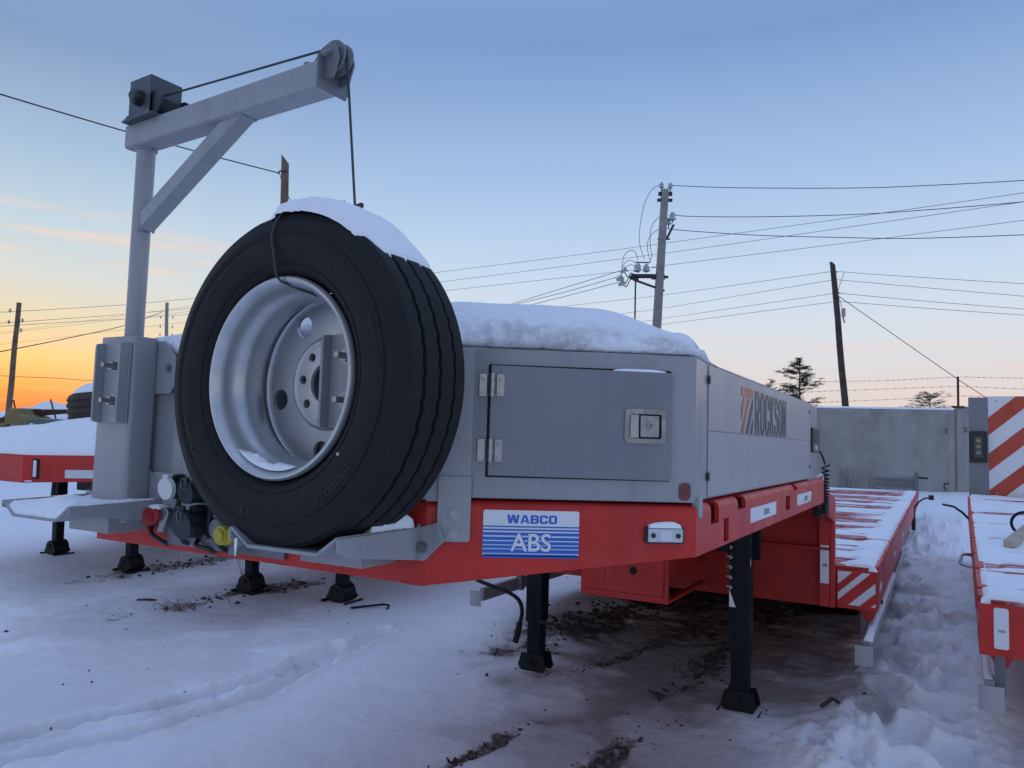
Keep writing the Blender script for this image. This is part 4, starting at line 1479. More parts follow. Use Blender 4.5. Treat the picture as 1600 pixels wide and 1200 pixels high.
# sipes across the tread ribs
sp = MB()
for k in range(112):
    a = 2 * math.pi * k / 112
    for hc, w in ((-.0275, .0205), (.0275, .0205)):
        M_ = Matrix.Rotation(-a - (.018 if hc > 0 else 0), 4, 'Y') @ Matrix.Rotation(R(22 if k % 2 else -28), 4, 'X')
        sp.box(TR - .004, TR + .0003, hc - w + .004, hc + w - .004, -.0006, .0006, Matrix.Rotation(-a - (.018 if hc > 0 else 0), 4, 'Y') @ Matrix.Translation((0, hc, 0)) @ Matrix.Rotation(R(24 if k % 2 else -30), 4, 'X') @ Matrix.Translation((0, -hc, 0)))
tag(sp.build('tread_sipes', 'gap', wheel), kind='stuff')
# moulded rings, blocks and lettering on the sidewall
rg = MB()
for r_, h_ in ((.272, -.1172), (.3445, -.1233)):
    rg.lathe([(r_ - .002, h_ + .001), (r_ - .001, h_ - .0012), (r_ + .001, h_ - .0012), (r_ + .002, h_ + .001)], 160, 'y')
rg.build('sidewall_ring', 'rubber', wheel)


def on_side(me_, ang, rad, h_):
    """lettering wrapped on the front sidewall: x of the mesh runs clockwise as seen from the front"""
    co = np.empty(len(me_.vertices) * 3)
    me_.vertices.foreach_get('co', co)
    co = co.reshape(-1, 3)
    wtot = co[:, 0].max()
    th = R(ang) - (co[:, 0] - wtot / 2) / rad
    rr = rad + co[:, 1]
    hh = h_ + np.interp(rr, [.285, .310, .335, .352], [.0035, 0, .0008, .004]) - .0012
    co2 = np.stack([rr * np.cos(th), hh, rr * np.sin(th)], -1)
    me_.vertices.foreach_set('co', co2.ravel())
    me_.update()
    return me_


for body, ang, rad, w_, h_ in (('235/75R17.5', 312, .318, .13, .016), ('143/141J', 18, .318, .09, .014), ('E', 255, .318, .022, .022),
                               ('TUBELESS', 205, .316, .10, .014), ('235/75R17.5', 130, .318, .13, .016), ('REGROOVABLE', 66, .318, .11, .011)):
    me_ = on_side(text_mesh(body, w_, h_, bold=.012), ang, rad, -.1255)
    place_mesh('sidewall_lettering', me_, 'rubber_mark', wheel, Matrix.Identity(4))
MB().cyl((.282 * math.cos(R(-38)), -.121, .282 * math.sin(R(-38))), (.282 * math.cos(R(-38)), -.1225, .282 * math.sin(R(-38))), .0042, n=14).build('balance_dot', 'pale_wood', wheel)
rp = [(.2425, -.092), (.2445, -.108), (.2395, -.1145), (.2325, -.1135), (.2280, -.105), (.2215, -.097), (.2195, -.080), (.2185, -.062), (.2100, -.050), (.2020, -.040), (.1985, -.025), (.1985, .010), (.2050, .026), (.2190, .036), (.2220, .060), (.2240, .088), (.2320, .104), (.2400, .108), (.2445, .100), (.243, .09),
      (.232, .085), (.229, .062), (.226, .04), (.213, .032), (.205, .012), (.205, -.025), (.209, -.036), (.217, -.047), (.2255, -.058), (.227, -.085)]
MB().lathe(rp, 120, 'y', closed=True).build('rim', 'silver', wheel, ang=60)
# wheel disc: dished outer ring with hand holes, flat hub with stud holes
hand = [circle(.176 * math.cos(R(a)), .176 * math.sin(R(a)), .0275, 30) for a in (122, 122 + 72, 122 + 144, 122 + 216, 122 + 288)]
dsk = holed_plate(circle(0, 0, .2210, 90), hand + [circle(0, 0, .108, 80)], .010)
YM = Matrix(((1, 0, 0, 0), (0, 0, -1, 0), (0, 1, 0, 0), (0, 0, 0, 1)))
place_mesh('disc', dsk, 'silver', wheel, Matrix.Translation((0, .063, 0)) @ YM)
hubp = holed_plate(circle(0, 0, .108, 80), [circle(0, 0, .052, 50)] + [circle(.081 * math.cos(R(a)), .085 * math.sin(R(a)), .0120, 24) for a in range(39, 399, 45)], .010)
place_mesh('hub_plate', hubp, 'silver', wheel, Matrix.Translation((0, .055, 0)) @ YM)
MB().lathe([(.098, .053), (.102, .047), (.108, .0455), (.114, .047), (.122, .057), (.126, .0685), (.108, .0685)], 90, 'y', closed=True).build('disc_step', 'silver', wheel, ang=60)
MB().lathe([(.2215, .052), (.2165, .048), (.211, .052), (.2095, .0585), (.2215, .059)], 90, 'y', closed=True).build('disc_weld', 'silver', wheel, ang=60)
# strap wire over the tyre
st_ = MB().tube(catmull([(.03, .05, .4115), (.005, -.06, .4125), (-.010, -.108, .400), (-.018, -.130, .345), (-.006, -.131, .29), (.004, -.125, .238), (.02, -.10, .222), (.055, -.055, .205), (.08, -.03, .19), (.10, -.005, .17)], 8), .0032, 6)
st_.build('strap_wire', 'rope', wheel)

# -------------------------------------------------- wheel hoist
HX, HY = -.462, -.058
MB().cyl((HX, HY, .43), (HX, HY, 1.072), .029, n=32).build('hoist_post', 'grey', trailer)
MB().lathe([(.0295, .449), (.043, .447), (.043, .443), (.0295, .442)], 32, 'z', Matrix.Translation((HX, HY, 0)), closed=True).build('post_collar', 'grey', trailer)
ba = Vector((-.516, -.0612, 1.11))
bb = Vector((.392, -.120, 1.11))
bd = (bb - ba).normalized()
bs = Vector((bd.y, -bd.x, 0))         # points towards the front
BEAM = Matrix(((bd.x, -bs.x, 0, ba.x), (bd.y, -bs.y, 0, ba.y), (0, 0, 1, ba.z), (0, 0, 0, 1)))   # u along, v to the rear, w up
BL = (bb - ba).length
MB(BEAM).prism(rrect(-.037, .037, -.0385, .040, .009), 0, BL, 'x').build('hoist_beam', 'grey', trailer, ang=40)
# brace from the post to the beam
pa, pb = (.048, -.315), (.545, -.030)
d2 = Vector((pb[0] - pa[0], pb[1] - pa[1])).normalized()
n2 = Vector((-d2.y, d2.x))
w2 = .0245
br = []
# cut flush with post (u = .098) and beam underside (w = -.0390)
p_up = Vector(pa) + n2 * w2
p_dn = Vector(pa) - n2 * w2
ux = .092


def at_u(p_, u):
    return (u, p_.y + d2.y / d2.x * (u - p_.x))


def at_w(p_, w):
    return (p_.x + d2.x / d2.y * (w - p_.y), w)


br = [at_u(p_dn, ux), at_w(p_dn, -.0390), at_w(p_up, -.0390), at_u(p_up, ux)]
MB(BEAM).prism(br, -.026, .026, 'y').build('hoist_brace', 'grey', trailer, bevel=.004)
# weld beads
def weld(pts, r=.0045, seed=0, M=None, closed=False):
    rn = random.Random(seed)
    P_ = [Vector(q) for q in pts]
    if closed:
        P_.append(P_[0])
    out, rs_ = [], []
    for a_, b_ in zip(P_[:-1], P_[1:]):
        k_ = max(2, int((b_ - a_).length / .006))
        for i_ in range(k_):
            out.append(a_.lerp(b_, i_ / k_) + Vector((rn.uniform(-1, 1), rn.uniform(-1, 1), rn.uniform(-1, 1))) * .0006)
            rs_.append(r * (1.0 if i_ % 2 else .78) * rn.uniform(.85, 1.15))
    MB(M).tube(out, rs_, 7).build('weld_bead', 'grey', trailer, sharp=False)


weld([(HX + .031 * math.cos(a), HY + .031 * math.sin(a), 1.0695) for a in [2 * math.pi * i / 24 for i in range(24)]], .005, 1, None, True)
for v in (-.026, .026):
    weld([(br[1][0], v, -.0390), (br[2][0], v, -.0390)], .0045, 3, BEAM)
    weld([(br[0][0], v, br[0][1]), (br[3][0], v, br[3][1])], .0045, 4, BEAM)
weld([(BL, v, w) for v, w in ((-.040, -.040), (-.040, .040), (.040, .040), (.040, -.040))], .0035, 5, BEAM, True)
# winch
BEAM0 = BEAM
BEAM = BEAM0 @ Matrix.Translation((.058, 0, -.006))
wp = MB(BEAM).box(-.042, .125, -.062, .06, .0412, .0472).build('winch_plate', 'winch_grey', trailer, bevel=.001)
for u, v in ((-.028, -.050), (-.028, .045), (.085, -.050), (.105, .045)):
    MB(BEAM).hexbolt((u, v, .0472), (0, 0, 1), .008, .008, True, .006).build('winch_bolt', 'grey_dark', wp)
wh = MB(BEAM)
wh.box(-.022, .093, -.052, -.049, .0475, .178)
wh.box(.090, .093, -.0488, .058, .115, .178)
wh.box(-.022, -.019, -.0488, .058, .0475, .178)
wh.box(-.0188, .0898, -.0488, .058, .175, .178)
wh_o = wh.build('winch_housing', 'winch_grey', trailer, bevel=.001)
MB(BEAM).box(-.0188, .0898, .055, .058, .0475, .1745).build('winch_back', 'winch_grey', wh_o)
mo = MB(BEAM)
mo.cyl((.040, -.053, .108), (.040, -.075, .108), .026, .024, n=24)
mo.cyl((.040, -.075, .108), (.040, -.080, .108), .019, .016, n=24)
mo.tube([(.014 + .010 * math.cos(a), -.068, .122 + .010 * math.sin(a)) for a in [i * math.pi / 6 for i in range(13)]], .0028, 6)
mo.build('winch_coupling', 'plastic', wh_o)
dr = MB(BEAM)
dr.cyl((.070, -.040, .090), (.070, .062, .090), .030, n=28)
for v in np.linspace(-.030, .048, 9):
    dr.lathe([(.030, v - .004), (.034, v - .003), (.036, v), (.034, v + .003), (.030, v + .004)], 28, 'y', Matrix.Translation((.070, 0, .090)))
dr.build('winch_drum', 'rope', wh_o)
for v in (-.044, .058):
    MB(BEAM).cyl((.100, v, .085), (.100, v + .005, .085), .041, n=32).build('drum_flange', 'plastic', wh_o)
MB(BEAM).cyl((.112, .0635, .080), (.112, .085, .080), .034, .030, n=24).build('winch_motor', 'plastic', wh_o)
hl = MB(BEAM)
for u, w in ((-.012, .16), (.078, .162), (.083, .058)):
    hl.cyl((u, -.0522, w), (u, -.0528, w), .0032, n=10)
hl.build('rivet', 'steel', wh_o)
# pulley at the far end
BEAM = BEAM0
pe = MB(BEAM).prism([(-.052, -.046), (.052, -.046), (.060, -.030), (.052, .044), (-.052, .044)], BL, BL + .006, 'x').build('beam_end_plate', 'grey_dark', trailer, bevel=.001)
for v0 in (-.030, .024):
    MB(BEAM).prism([(BL + .004, -.02), (BL + .040, -.02), (BL + .058, .030), (BL + .048, .066), (BL + .018, .078), (BL - .008, .070), (BL - .035, .0415), (BL + .004, .0415)], v0, v0 + .006, 'y').build('pulley_cheek', 'grey_dark', pe, bevel=.0015)
pc = Vector((BL + .020, 0, .046))
MB(BEAM).lathe([(.012, -.017), (.044, -.017), (.044, -.011), (.034, -.003), (.034, .003), (.044, .011), (.044, .017), (.012, .017)], 48, 'y', Matrix.Translation(pc), closed=True).build('pulley_wheel', 'grey_dark', pe, ang=30)
MB(BEAM).hexbolt((BL + .020, -.030, .046), (0, -1, 0), .009, .007, True, .006).build('pulley_bolt', 'steel', pe)
MB(BEAM).prism([(BL - .10, .0405), (BL - .055, .0405), (BL - .062, .050), (BL - .082, .056)], -.02, .02, 'y').build('cable_guide', 'grey_dark', pe, bevel=.001)
# steel rope: drum - pulley - hook behind the tyre
e1 = BEAM @ Vector((.135, 0, .122))
e2 = BEAM @ Vector((BL + .010, 0, .082))
arc = [BEAM @ Vector((BL + .020 + .036 * math.cos(a), 0, .046 + .036 * math.sin(a))) for a in [R(105 - 15 * i) for i in range(8)]]
hook = Vector((.468, -.085, .738))
MB().tube([e1, e2] + arc + [hook], .0034, 6).build('hoist_rope', 'rope', trailer)
hk = MB().tube(catmull([hook + Vector((-.055, .01, .02)), hook + Vector((-.03, .0, .004)), hook + Vector((0, 0, .002)), hook + Vector((.028, -.01, .010)), hook + Vector((.030, -.012, .018)), hook + Vector((.0, 0, .020))], 6), .0045, 6)
hk.tube([hook + Vector((-.052, .01, .018)), hook + Vector((-.05, .01, .045))], .002, 5)
hk.build('rope_hook', 'rust', trailer)

# -------------------------------------------------- connector panel
cp = MB().box(-.385, .14, -.013, -.0025, -.100, .022)
cp_o = cp.build('connector_panel', 'grey_light', trailer, bevel=.002)
MB().box(-.300, .20, -.0115, -.0025, -.198, -.1005).build('panel_lower', 'grey_dark', cp_o, bevel=.001)
MB().box(-.60, -.36, -.0095, -.0012, -.150, -.100).build('panel_wing', 'grey_dark', cp_o, bevel=.001)


def socket(x, z, r, capm, tilt, name, mouth=.06):
    M_ = FRM @ Matrix.Translation((x, z, .013))
    b = MB(M_)
    b.prism(rrect(-r * 1.15, r * 1.15, -r * 1.05, r * 1.05, r * .25), 0, .006, 'z')
    b.cyl((0, 0, .006), (0, 0, mouth), r, r * .98, n=28)
    b.cyl((r * .5, r * 1.05, .006), (r * .5, r * 1.05, mouth * .8), r * .28, n=12)
    o = b.build(name, 'plastic', cp_o)
    MC = M_ @ Matrix.Translation((0, r * 1.0, mouth)) @ Matrix.Rotation(R(tilt), 4, 'X') @ Matrix.Translation((0, -r, 0))
    c = MB(MC)
    c.cyl((0, 0, .001), (0, 0, .014), r * 1.06, r * 1.0, n=30)
    c.box(-r * .35, r * .35, r * .7, r * 1.3, .001, .012)
    c.build('socket_cap', capm, cp_o, bevel=.0015)
    sc_ = MB(M_)
    for sx in (-1, 1):
        sc_.hexbolt((sx * r * .9, -r * .82 * sx, .006), (0, 0, 1), .005, .004, False)
    sc_.build('socket_screw', 'steel', cp_o)
    return MC


socket(-.249, -.022, .033, 'white_cap', 6, 'round_socket', .045)
for (x, z, r) in ((-.138, -.026, .034), (-.150, -.122, .043)):
    MC = socket(x, z, r, 'plastic', 10, 'black_socket', .062)
    wl_ = MB(MC).tube([(-.010, .012, .016), (.010, .012, .016), (.010, .042, .017), (-.010, .042, .017), (-.010, .012, .016)], .0014, 5)
    wl_.build('wire_bail', 'chrome', cp_o)


def palm(x, z, m_, ang, bodym):
    M_ = FRM @ Matrix.Translation((x, z, .012)) @ Matrix.Rotation(R(ang), 4, 'Z') @ Matrix.Scale(1.04, 4)
    b = MB(M_)
    b.cyl((-.030, 0, 0), (-.030, 0, .030), .014, n=16)
    b.cyl((-.022, 0, .030), (-.022, 0, .046), .026, .024, n=24)
    b.build('coupling_base', 'grey_dark', cp_o)
    b = MB(M_)
    b.lathe([(.0, .0), (.024, .001), (.026, .004), (.026, .012), (.022, .015), (.022, .020), (.025, .023), (.025, .030), (.015, .033), (.012, .028), (0, .028)], 28, 'z', Matrix.Translation((-.032, 0, .014)))
    b.build('coupling_ring', 'grey_dark', cp_o)
    b = MB(M_)
    b.cyl((.004, 0, .030), (.004, 0, .055), .0275, .026, n=28)
    b.cyl((.004, 0, .055), (.004, 0, .062), .019, .017, n=24)
    b.prism([(-.010, .018), (.034, .030), (.052, .018), (.046, -.004), (.020, -.022)], .034, .052, 'z')
    b.build('coupling_cap', m_, cp_o, bevel=.001)
    b = MB(M_)
    b.prism([(.040, -.040), (.062, -.034), (.078, .026), (.066, .038), (.044, .034)], .020, .040, 'z')
    b.build('coupling_lever', bodym, cp_o, bevel=.003)


palm(-.330, -.112, 'red_cap', -8, 'steel')
palm(.000, -.140, 'yellow_cap', -24, 'grey_dark')
MB(FRM).tube([(.353, -.095, .318), (.3535, -.115, .319), (.354, -.137, .319)], [.004, .0035, .001], 6).build('icicle', 'snow', cp_o)

for i_, (xa, za, xb, zb, m_) in enumerate(((-.249, -.055, -.20, -.19, 'plastic'), (-.10, -.06, -.03, -.195, 'plastic'), (-.15, -.17, -.09, -.205, 'plastic'), (-.36, -.135, -.30, -.20, 'plastic'))):
    MB(FRM).tube(catmull([(xa, za, .016), (xa + .01, (za + zb) / 2, .030), (xb - .01, zb + .012, .024), (xb, zb, .006)], 6), .007, 7).build('cable_loop', m_, cp_o)
# -------------------------------------------------- coiled cables at the rear of the locker
for k, (cx, cy, zt, zb, rr, turns) in enumerate(((1.250, 3.02, .075, -.20, .020, 16), (1.205, 3.08, -.04, -.22, .024, 12))):
    pts = []
    n = turns * 14
    for i in range(n + 1):
        f = i / n
        a = 2 * math.pi * turns * f
        pitch = f ** .75
        pts.append((cx + rr * math.cos(a), cy + rr * math.sin(a), zt + (zb - zt) * pitch))
    MB().tube(pts, .0050, 6).build('coiled_cable', 'plastic', trailer)
MB().tube(catmull([(1.20, 2.95, .2), (1.235, 2.99, .13), (1.25, 3.02, .075)]), .006, 6).build('cable_lead', 'plastic', trailer)
lv = MB().box(1.12, 1.22, 3.12, 3.30, -.085, -.02)
lv.box(1.14, 1.21, 3.30, 3.42, -.10, -.05)
lv.build('valve_block', 'plastic', trailer, bevel=.012)
MB().tube(catmull([(1.22, 3.1, -.06), (1.235, 3.18, -.13), (1.23, 3.28, -.15), (1.21, 3.34, -.09)]), .007, 6).build('valve_hose', 'plastic', trailer)
MB().tube(catmull([(1.215, 2.93, .0), (1.235, 2.97, .02), (1.24, 3.0, -.02), (1.235, 2.99, -.07)]), .007, 6).build('shackle', 'white_cap', trailer)

# -------------------------------------------------- landing legs
LEGZ = -1.478


def leg(sx):
    x, y = sx * .716, 3.381
    top = -.20
    o = MB().prism(rrect(x - .062, x + .062, y - .062, y + .062, .008), -1.12, top, 'z').build('landing_leg', 'black_leg', trailer, ang=40)
    MB().prism(rrect(x - .052, x + .052, y - .052, y + .052, .008), LEGZ + .06, -1.121, 'z').build('inner_leg', 'black_leg', o, ang=40)
    f = MB().prism([(x - .085, LEGZ + .14), (x + .085, LEGZ + .14), (x + .11, LEGZ + .05), (x + .085, LEGZ + .015), (x - .085, LEGZ + .015), (x - .11, LEGZ + .05)], y - .066, y - .058, 'y')
    f.prism([(x - .085, LEGZ + .14), (x + .085, LEGZ + .14), (x + .11, LEGZ + .05), (x + .085, LEGZ + .015), (x - .085, LEGZ + .015), (x - .11, LEGZ + .05)], y + .058, y + .066, 'y')
    f.cyl((x, y - .085, LEGZ + .075), (x, y + .085, LEGZ + .075), .018, n=14)
    f.build('foot_bracket', 'black', o, bevel=.003)
    f = MB().prism([(x - .13, LEGZ + .012), (x - .11, LEGZ - .012), (x + .11, LEGZ - .012), (x + .13, LEGZ + .012), (x + .125, LEGZ + .020), (x + .105, LEGZ + .004), (x - .105, LEGZ + .004), (x - .125, LEGZ + .020)], y - .09, y + .09, 'y')
    f.build('foot_plate', 'black', o, bevel=.003)
    g = MB().prism(rrect(y - .085, y + .085, -.50, -.205, .02), x + sx * .062 if sx < 0 else x - .14, x + sx * .12 if sx < 0 else x - .0625, 'x')
    g.build('gear_box', 'black_leg', o, bevel=.01)
    MB().box(x - .10, x + .10, y + .0625, y + .09, -.55, -.2).build('mount_plate', 'black_leg', o, bevel=.003)
    for i in range(8):
        z_ = -.28 - i * .062
        MB().cyl((x - .0625, y - .045, z_), (x - .080, y - .045, z_), .012, .009, n=10).build('adjust_pin', 'steel', o)
        MB(Matrix.Translation((0, y - .0625, 0)) @ FRM).prism([(x - .058, z_ + .014), (x - .040, z_ - .004), (x - .058, z_ - .018)], .0003, .002, 'z').build('scale_mark', 'pale_wood', o)
    return o


lr, ll = leg(1), leg(-1)
x, y = .716, 3.381
MB(Matrix.Translation((0, y - .0625, 0)) @ FRM).prism([(x - .060, -.835), (x - .060, -.73), (x - .020, -.835)], .0003, .0013, 'z').build('white_arrow', 'sign_white', lr)
MB().box(x + .0625, x + .0635, y - .045, y - .02, -.58, -.535).build('label_tag', 'pale_wood', lr)
sh = MB().tube(catmull([(-1.20, 3.25, -.80), (-1.123, 3.2, -.850), (-.988, 3.2, -.884), (-.84, 3.2, -.917), (-.765, 3.2, -.962), (-.742, 3.2, -1.035), (-.758, 3.2, -1.116), (-.788, 3.2, -1.243)], 8), .0145, 8)
sh.tube([(-.757, 3.2, -1.11), (-.788, 3.2, -1.245)], .022, 10)
sh.build('crank_handle', 'black', trailer)
MB().tube([(-.65, 3.30, -1.10), (-.56, 3.25, -1.10)], .013, 8).build('leg_pin', 'black', ll)

# -------------------------------------------------- low deck


def deck(root, W, y0, y1, zt, zb, xin, bands, seed, snow_bias, step=.235, label=''):
    rnd = random.Random(seed)
    for sx in (-1, 1):
        mb = MB()
        mb.box(sx * (W - .014), sx * W, y0, y1, zb, zt - .035)
        mb.box(sx * (W - .06), sx * (W - .0145), y0, y1, zb, zb + .01)
        sb_ = mb.build('side_beam', 'red', root)
        k = 0
        yy = y0 + .10
        while yy < y1 - .2:
            ln = rnd.choice((.12, .2, .42, .62))
            MB().box(sx * (W - .05), sx * W, yy, min(yy + ln, y1 - .02), zt - .0345, zt - .008).build('beam_crest', 'red', sb_, bevel=.003)
            yy += ln + rnd.choice((.05, .07))
            k += 1
        for yy in (y0 + .22, y0 + 2.2, y0 + 4.2):
            MB(SDM if sx > 0 else Matrix.Scale(-1, 4, (1, 0, 0)) @ SDM).prism(rrect(yy, yy + .24, zb + .09, zb + .14, .003), W + .0005, W + .0015, 'z').build('side_label', 'sign_white', sb_)
    MB().box(-W + .015, W - .015, y0 + .012, y1, zt - .075, zt - .055).build('deck_plate', 'red_dull', root)
    # planks across the deck
    pm_ = None
    yy = y0 + .02
    i = 0
    gaps = []
    while yy < y1 - .1:
        wd = rnd.choice((.30, .40, .52, .68)) if i > 3 else (.34, .42, .30, .5)[i]
        wd = min(wd, y1 - yy)
        if pm_ is None:
            pm_ = MB().box(-W + .055, W - .055, -.5, .5, -.018, .018).build('deck_plank', 'plank', root)
            o = pm_
            base_loc = o.location.copy()
        else:
            o = pm_.copy()
            COL.objects.link(o)
        o.location = base_loc + Vector((0, yy + wd / 2, zt - .028 + rnd.uniform(-.005, .004)))
        o.scale = (1, wd, 1)
        yy += wd
        gw = rnd.choice((.05, .07, .10))
        gaps.append((yy, yy + gw))
        yy += gw
        i += 1
    # stripes on the front outriggers
    for sx in (-1, 1):
        a, b = sorted((sx * xin, sx * W))
        pn = MB().box(a, b, y0 - .003, y0 + .0115, zb - .004, zt - .030).build('front_panel', 'red', root, bevel=.002)
        if bands:
            for pl_ in stripes((a + .008, b - .012, zb + .022, zt - .042), bands, 1 if sx > 0 else 1):
                MB(Matrix.Translation((0, y0 - .003, 0)) @ FRM).prism(pl_, .0003, .0013, 'z').build('white_stripe', 'sign_white', pn)
    return gaps


def deck_snow(name, label, root_mw, W, y0, y1, zt, seed, bias, amp=.035, right_bias=0.0, nx=190, ny=900, gaps=(), gdepth=.05):
    xs = np.linspace(-W + .01, W - .004, nx)
    ys = y0 + (y1 - y0) * np.linspace(0, 1, ny) ** 1.35
    X, Y = np.meshgrid(xs, ys)
    h = bias + amp * 2.2 * fbm(X * .55 + seed, Y * 2.3 + seed, 4, .6) + amp * .6 * fbm(X * 5 + seed, Y * 9, 3)
    h = h + right_bias * sstep(W - .26, W - .14, np.abs(X))
    # snow lies between the plank joints less than on the planks
    wav = .03 * fbm(X * 2.5 + seed, Y * 3, 3)
    inner = 1 - .75 * sstep(W - .22, W - .14, np.abs(X) + .10 * fbm(X * 3, Y * 4 + seed, 2))
    for g0, g1 in gaps:
        ext = .10 * np.clip(.5 + 1.5 * fbm(X * .9 + g0 * 3, Y * 0 + 2, 3), 0, 1.4)
        m_ = sstep(g0 - .02, g0 + .01, Y + wav) * (1 - sstep(g1 + ext, g1 + ext + .03, Y + wav))
        h = h - gdepth * m_ * inner * np.clip(.85 + 1.6 * fbm(X * .8 + g0 * 7, Y * 0 + seed, 3), 0, 1)
    edge = np.minimum(np.minimum(W - np.abs(X), Y - y0), y1 - Y)
    h = np.where(edge < .03, np.minimum(h, .012) - .04 * (1 - edge / .03), h)
    Z = zt - .010 + np.clip(h, -.05, .12)
    P3 = np.stack([X, Y, Z, np.ones_like(X)], -1) @ np.array(root_mw).T
    o = grid_mesh(name, P3[..., 0], P3[..., 1], P3[..., 2], 'snow')
    return tag(o, label, 'snow', kind='stuff')


STR = [(.60, 2), (.12, .34), (-.58, -.28), (-2, -.88)]
dgaps = deck(trailer, 1.442, 4.131, 16.2, -.62, -.905, 1.19, STR, 4, 0)
bpy.context.view_layer.update()
TMW = trailer.matrix_world @ Matrix.Translation(T_OFF)
deck_snow('snow_on_deck', 'patchy snow between the planks of the long red deck', TMW, 1.442, 4.16, 16.1, -.62, 4, .001, .014, .022, gaps=dgaps, gdepth=.06)

# side guards below the deck, both sides
for sx in (1, -1):
    g = MB().box(sx * 1.385, sx * 1.425, 3.75, 8.9, -1.13, -1.03).build('side_guard', 'grey', trailer, bevel=.004)
    cv = []
    for i in range(9):
        a = R(-35 + 70 * i / 8)
        cv.append((sx * 1.415 - .088 * math.sin(a) * 1.0, 3.66 - .05 * (math.cos(a) - 1)))
    e = MB()
    n_ = len(cv)
    vs_ = [(a - sx * .02, b - .03, z) for z in (-1.15, -1.03) for a, b in cv] + [(a - sx * .02, b - .026, z) for z in (-1.15, -1.03) for a, b in cv]
    fs_ = []
    for i in range(n_ - 1):
        fs_ += [(i, i + 1, n_ + i + 1, n_ + i), (2 * n_ + i + 1, 2 * n_ + i, 3 * n_ + i, 3 * n_ + i + 1), (i, 2 * n_ + i, 2 * n_ + i + 1, i + 1), (n_ + i, n_ + i + 1, 3 * n_ + i + 1, 3 * n_ + i)]
    fs_ += [(0, n_, 3 * n_, 2 * n_), (n_ - 1, 3 * n_ - 1, 4 * n_ - 1, 2 * n_ - 1)]
    e.add(vs_, fs_)
    e.build('guard_end', 'grey_light', g)
    for yy in (4.28, 5.6, 7.4):
        MB().box(sx * 1.325, sx * 1.38, yy, yy + .05, -1.12, -.905).build('guard_post', 'grey_dark', g, bevel=.003)
    MB(Matrix.Translation((0, 4.26, 0)) @ FRM).prism([(sx * 1.30, -.907), (sx * 1.44, -.907), (sx * 1.40, -1.0), (sx * 1.36, -1.0)], -.012, 0, 'z').build('guard_bracket', 'red', g)
    if sx > 0:
        MB().box(1.36, 1.42, 5.05, 5.10, -1.02, -.99).build('guard_clip', 'plastic', g)

# wheels under the deck and folded ramps at its far end


def truck_wheel(parent, x, y, z, r=.40, w=.24, name='wheel', m_='rubber'):
    e = empty(name, (x, y, z), (0, 0, 0), parent)
    pr = [(r * .56, -w * .38), (r * .62, -w * .46), (r * .80, -w * .52), (r * .95, -w * .48), (r, -w * .42)]
    for g in (-.25, 0, .25):
        pr += [(r, w * (g - .03)), (r - .012, w * (g - .02)), (r - .012, w * (g + .02)), (r, w * (g + .03))]
    pr += [(a, -b) for a, b in reversed(pr[:5])]
    MB().lathe(pr, 64, 'x').build('tyre', m_, e, ang=50)
    MB().lathe([(r * .60, -w * .42), (r * .55, -w * .40), (r * .52, -w * .1), (r * .30, 0), (r * .1, -w * .05), (0, -w * .05)], 48, 'x').build('rim', 'silver', e)
    return e


for yy in (6.45,):
    for xx in (1.02, .74, -1.02, -.74):
        truck_wheel(trailer, xx, yy, -1.572 + .33 + yy * math.tan(TH), .33, .23)
for xx in (1.0, -1.0):
    r_ = MB()
    r_.box(xx - .38, xx + .38, 16.22, 16.30, -.60, -.30)
    r_o = r_.build('loading_ramp', 'grey', trailer, bevel=.005)
    for zz in (-.52, -.42):
        MB().box(xx - .37, xx + .37, 16.17, 16.219, zz, zz + .04).build('ramp_bar', 'grey_dark', r_o)
    s_ = 1 if xx > 0 else -1
    MB().box(xx + s_ * .39, xx + s_ * .45, 16.15, 16.30, -.75, -.22).build('ramp_arm', 'grey_dark', r_o, bevel=.004)
    MB().tube([(xx + s_ * .45, 16.2, -.34), (xx + s_ * .62, 16.15, -.35)], .022, 8).build('ramp_pin', 'plastic', r_o)
for sx in (1, -1):
    for yy in (13.2,):
        tl = MB()
        tl.tube([(sx * 1.42, yy, -.80), (sx * 1.52, yy - .05, -.66), (sx * 1.60, yy - .08, -.60), (sx * 1.72, yy - .08, -.58)], .014, 8)
        tl.box(sx * 1.66, sx * 1.74, yy - .11, yy - .05, -.62, -.54)
        tl.box(sx * 1.40, sx * 1.46, yy - .03, yy + .03, -1.15, -.78)
        tl.build('marker_arm', 'plastic', trailer)

# ================================================================== snow lying on the near trailer
CW = 1.2466
nb_ = Vector((B_, -(CW - A_))).normalized()


def cap_h(x, y):
    ax = np.abs(x)
    dfr = np.minimum(y, -((ax - A_) * nb_.x + y * nb_.y))
    ds = 1.232 - ax
    base = .172 * (1 - .35 * sstep(.1, -.9, x)) * (1 - np.exp(-np.clip(dfr, 0, 9) / .10))
    w = 1 - sstep(.43, .70, y)
    h = base * (w * (.35 * sstep(0, .30, ds) + .65 * sstep(-.02, .06, ds)) + (1 - w) * sstep(0, .8, ds))
    h = h * sstep(0, .25, 2.5 - y)
    h = h + .018 * fbm(x * 2.1, y * 2.1, 3) * sstep(0, .3, dfr) * sstep(.05, .5, ds)
    return np.maximum(h, 0)


def edge_pts(poly, n):
    segs = [(Vector(a), Vector(b)) for a, b in zip(poly, poly[1:] + poly[:1])]
    L_ = [(b - a).length for a, b in segs]
    tot = sum(L_)
    out = []
    for i in range(n):
        d = tot * i / n
        for (a, b), l_ in zip(segs, L_):
            if d <= l_:
                out.append(a.lerp(b, d / l_))
                break
            d -= l_
    return out


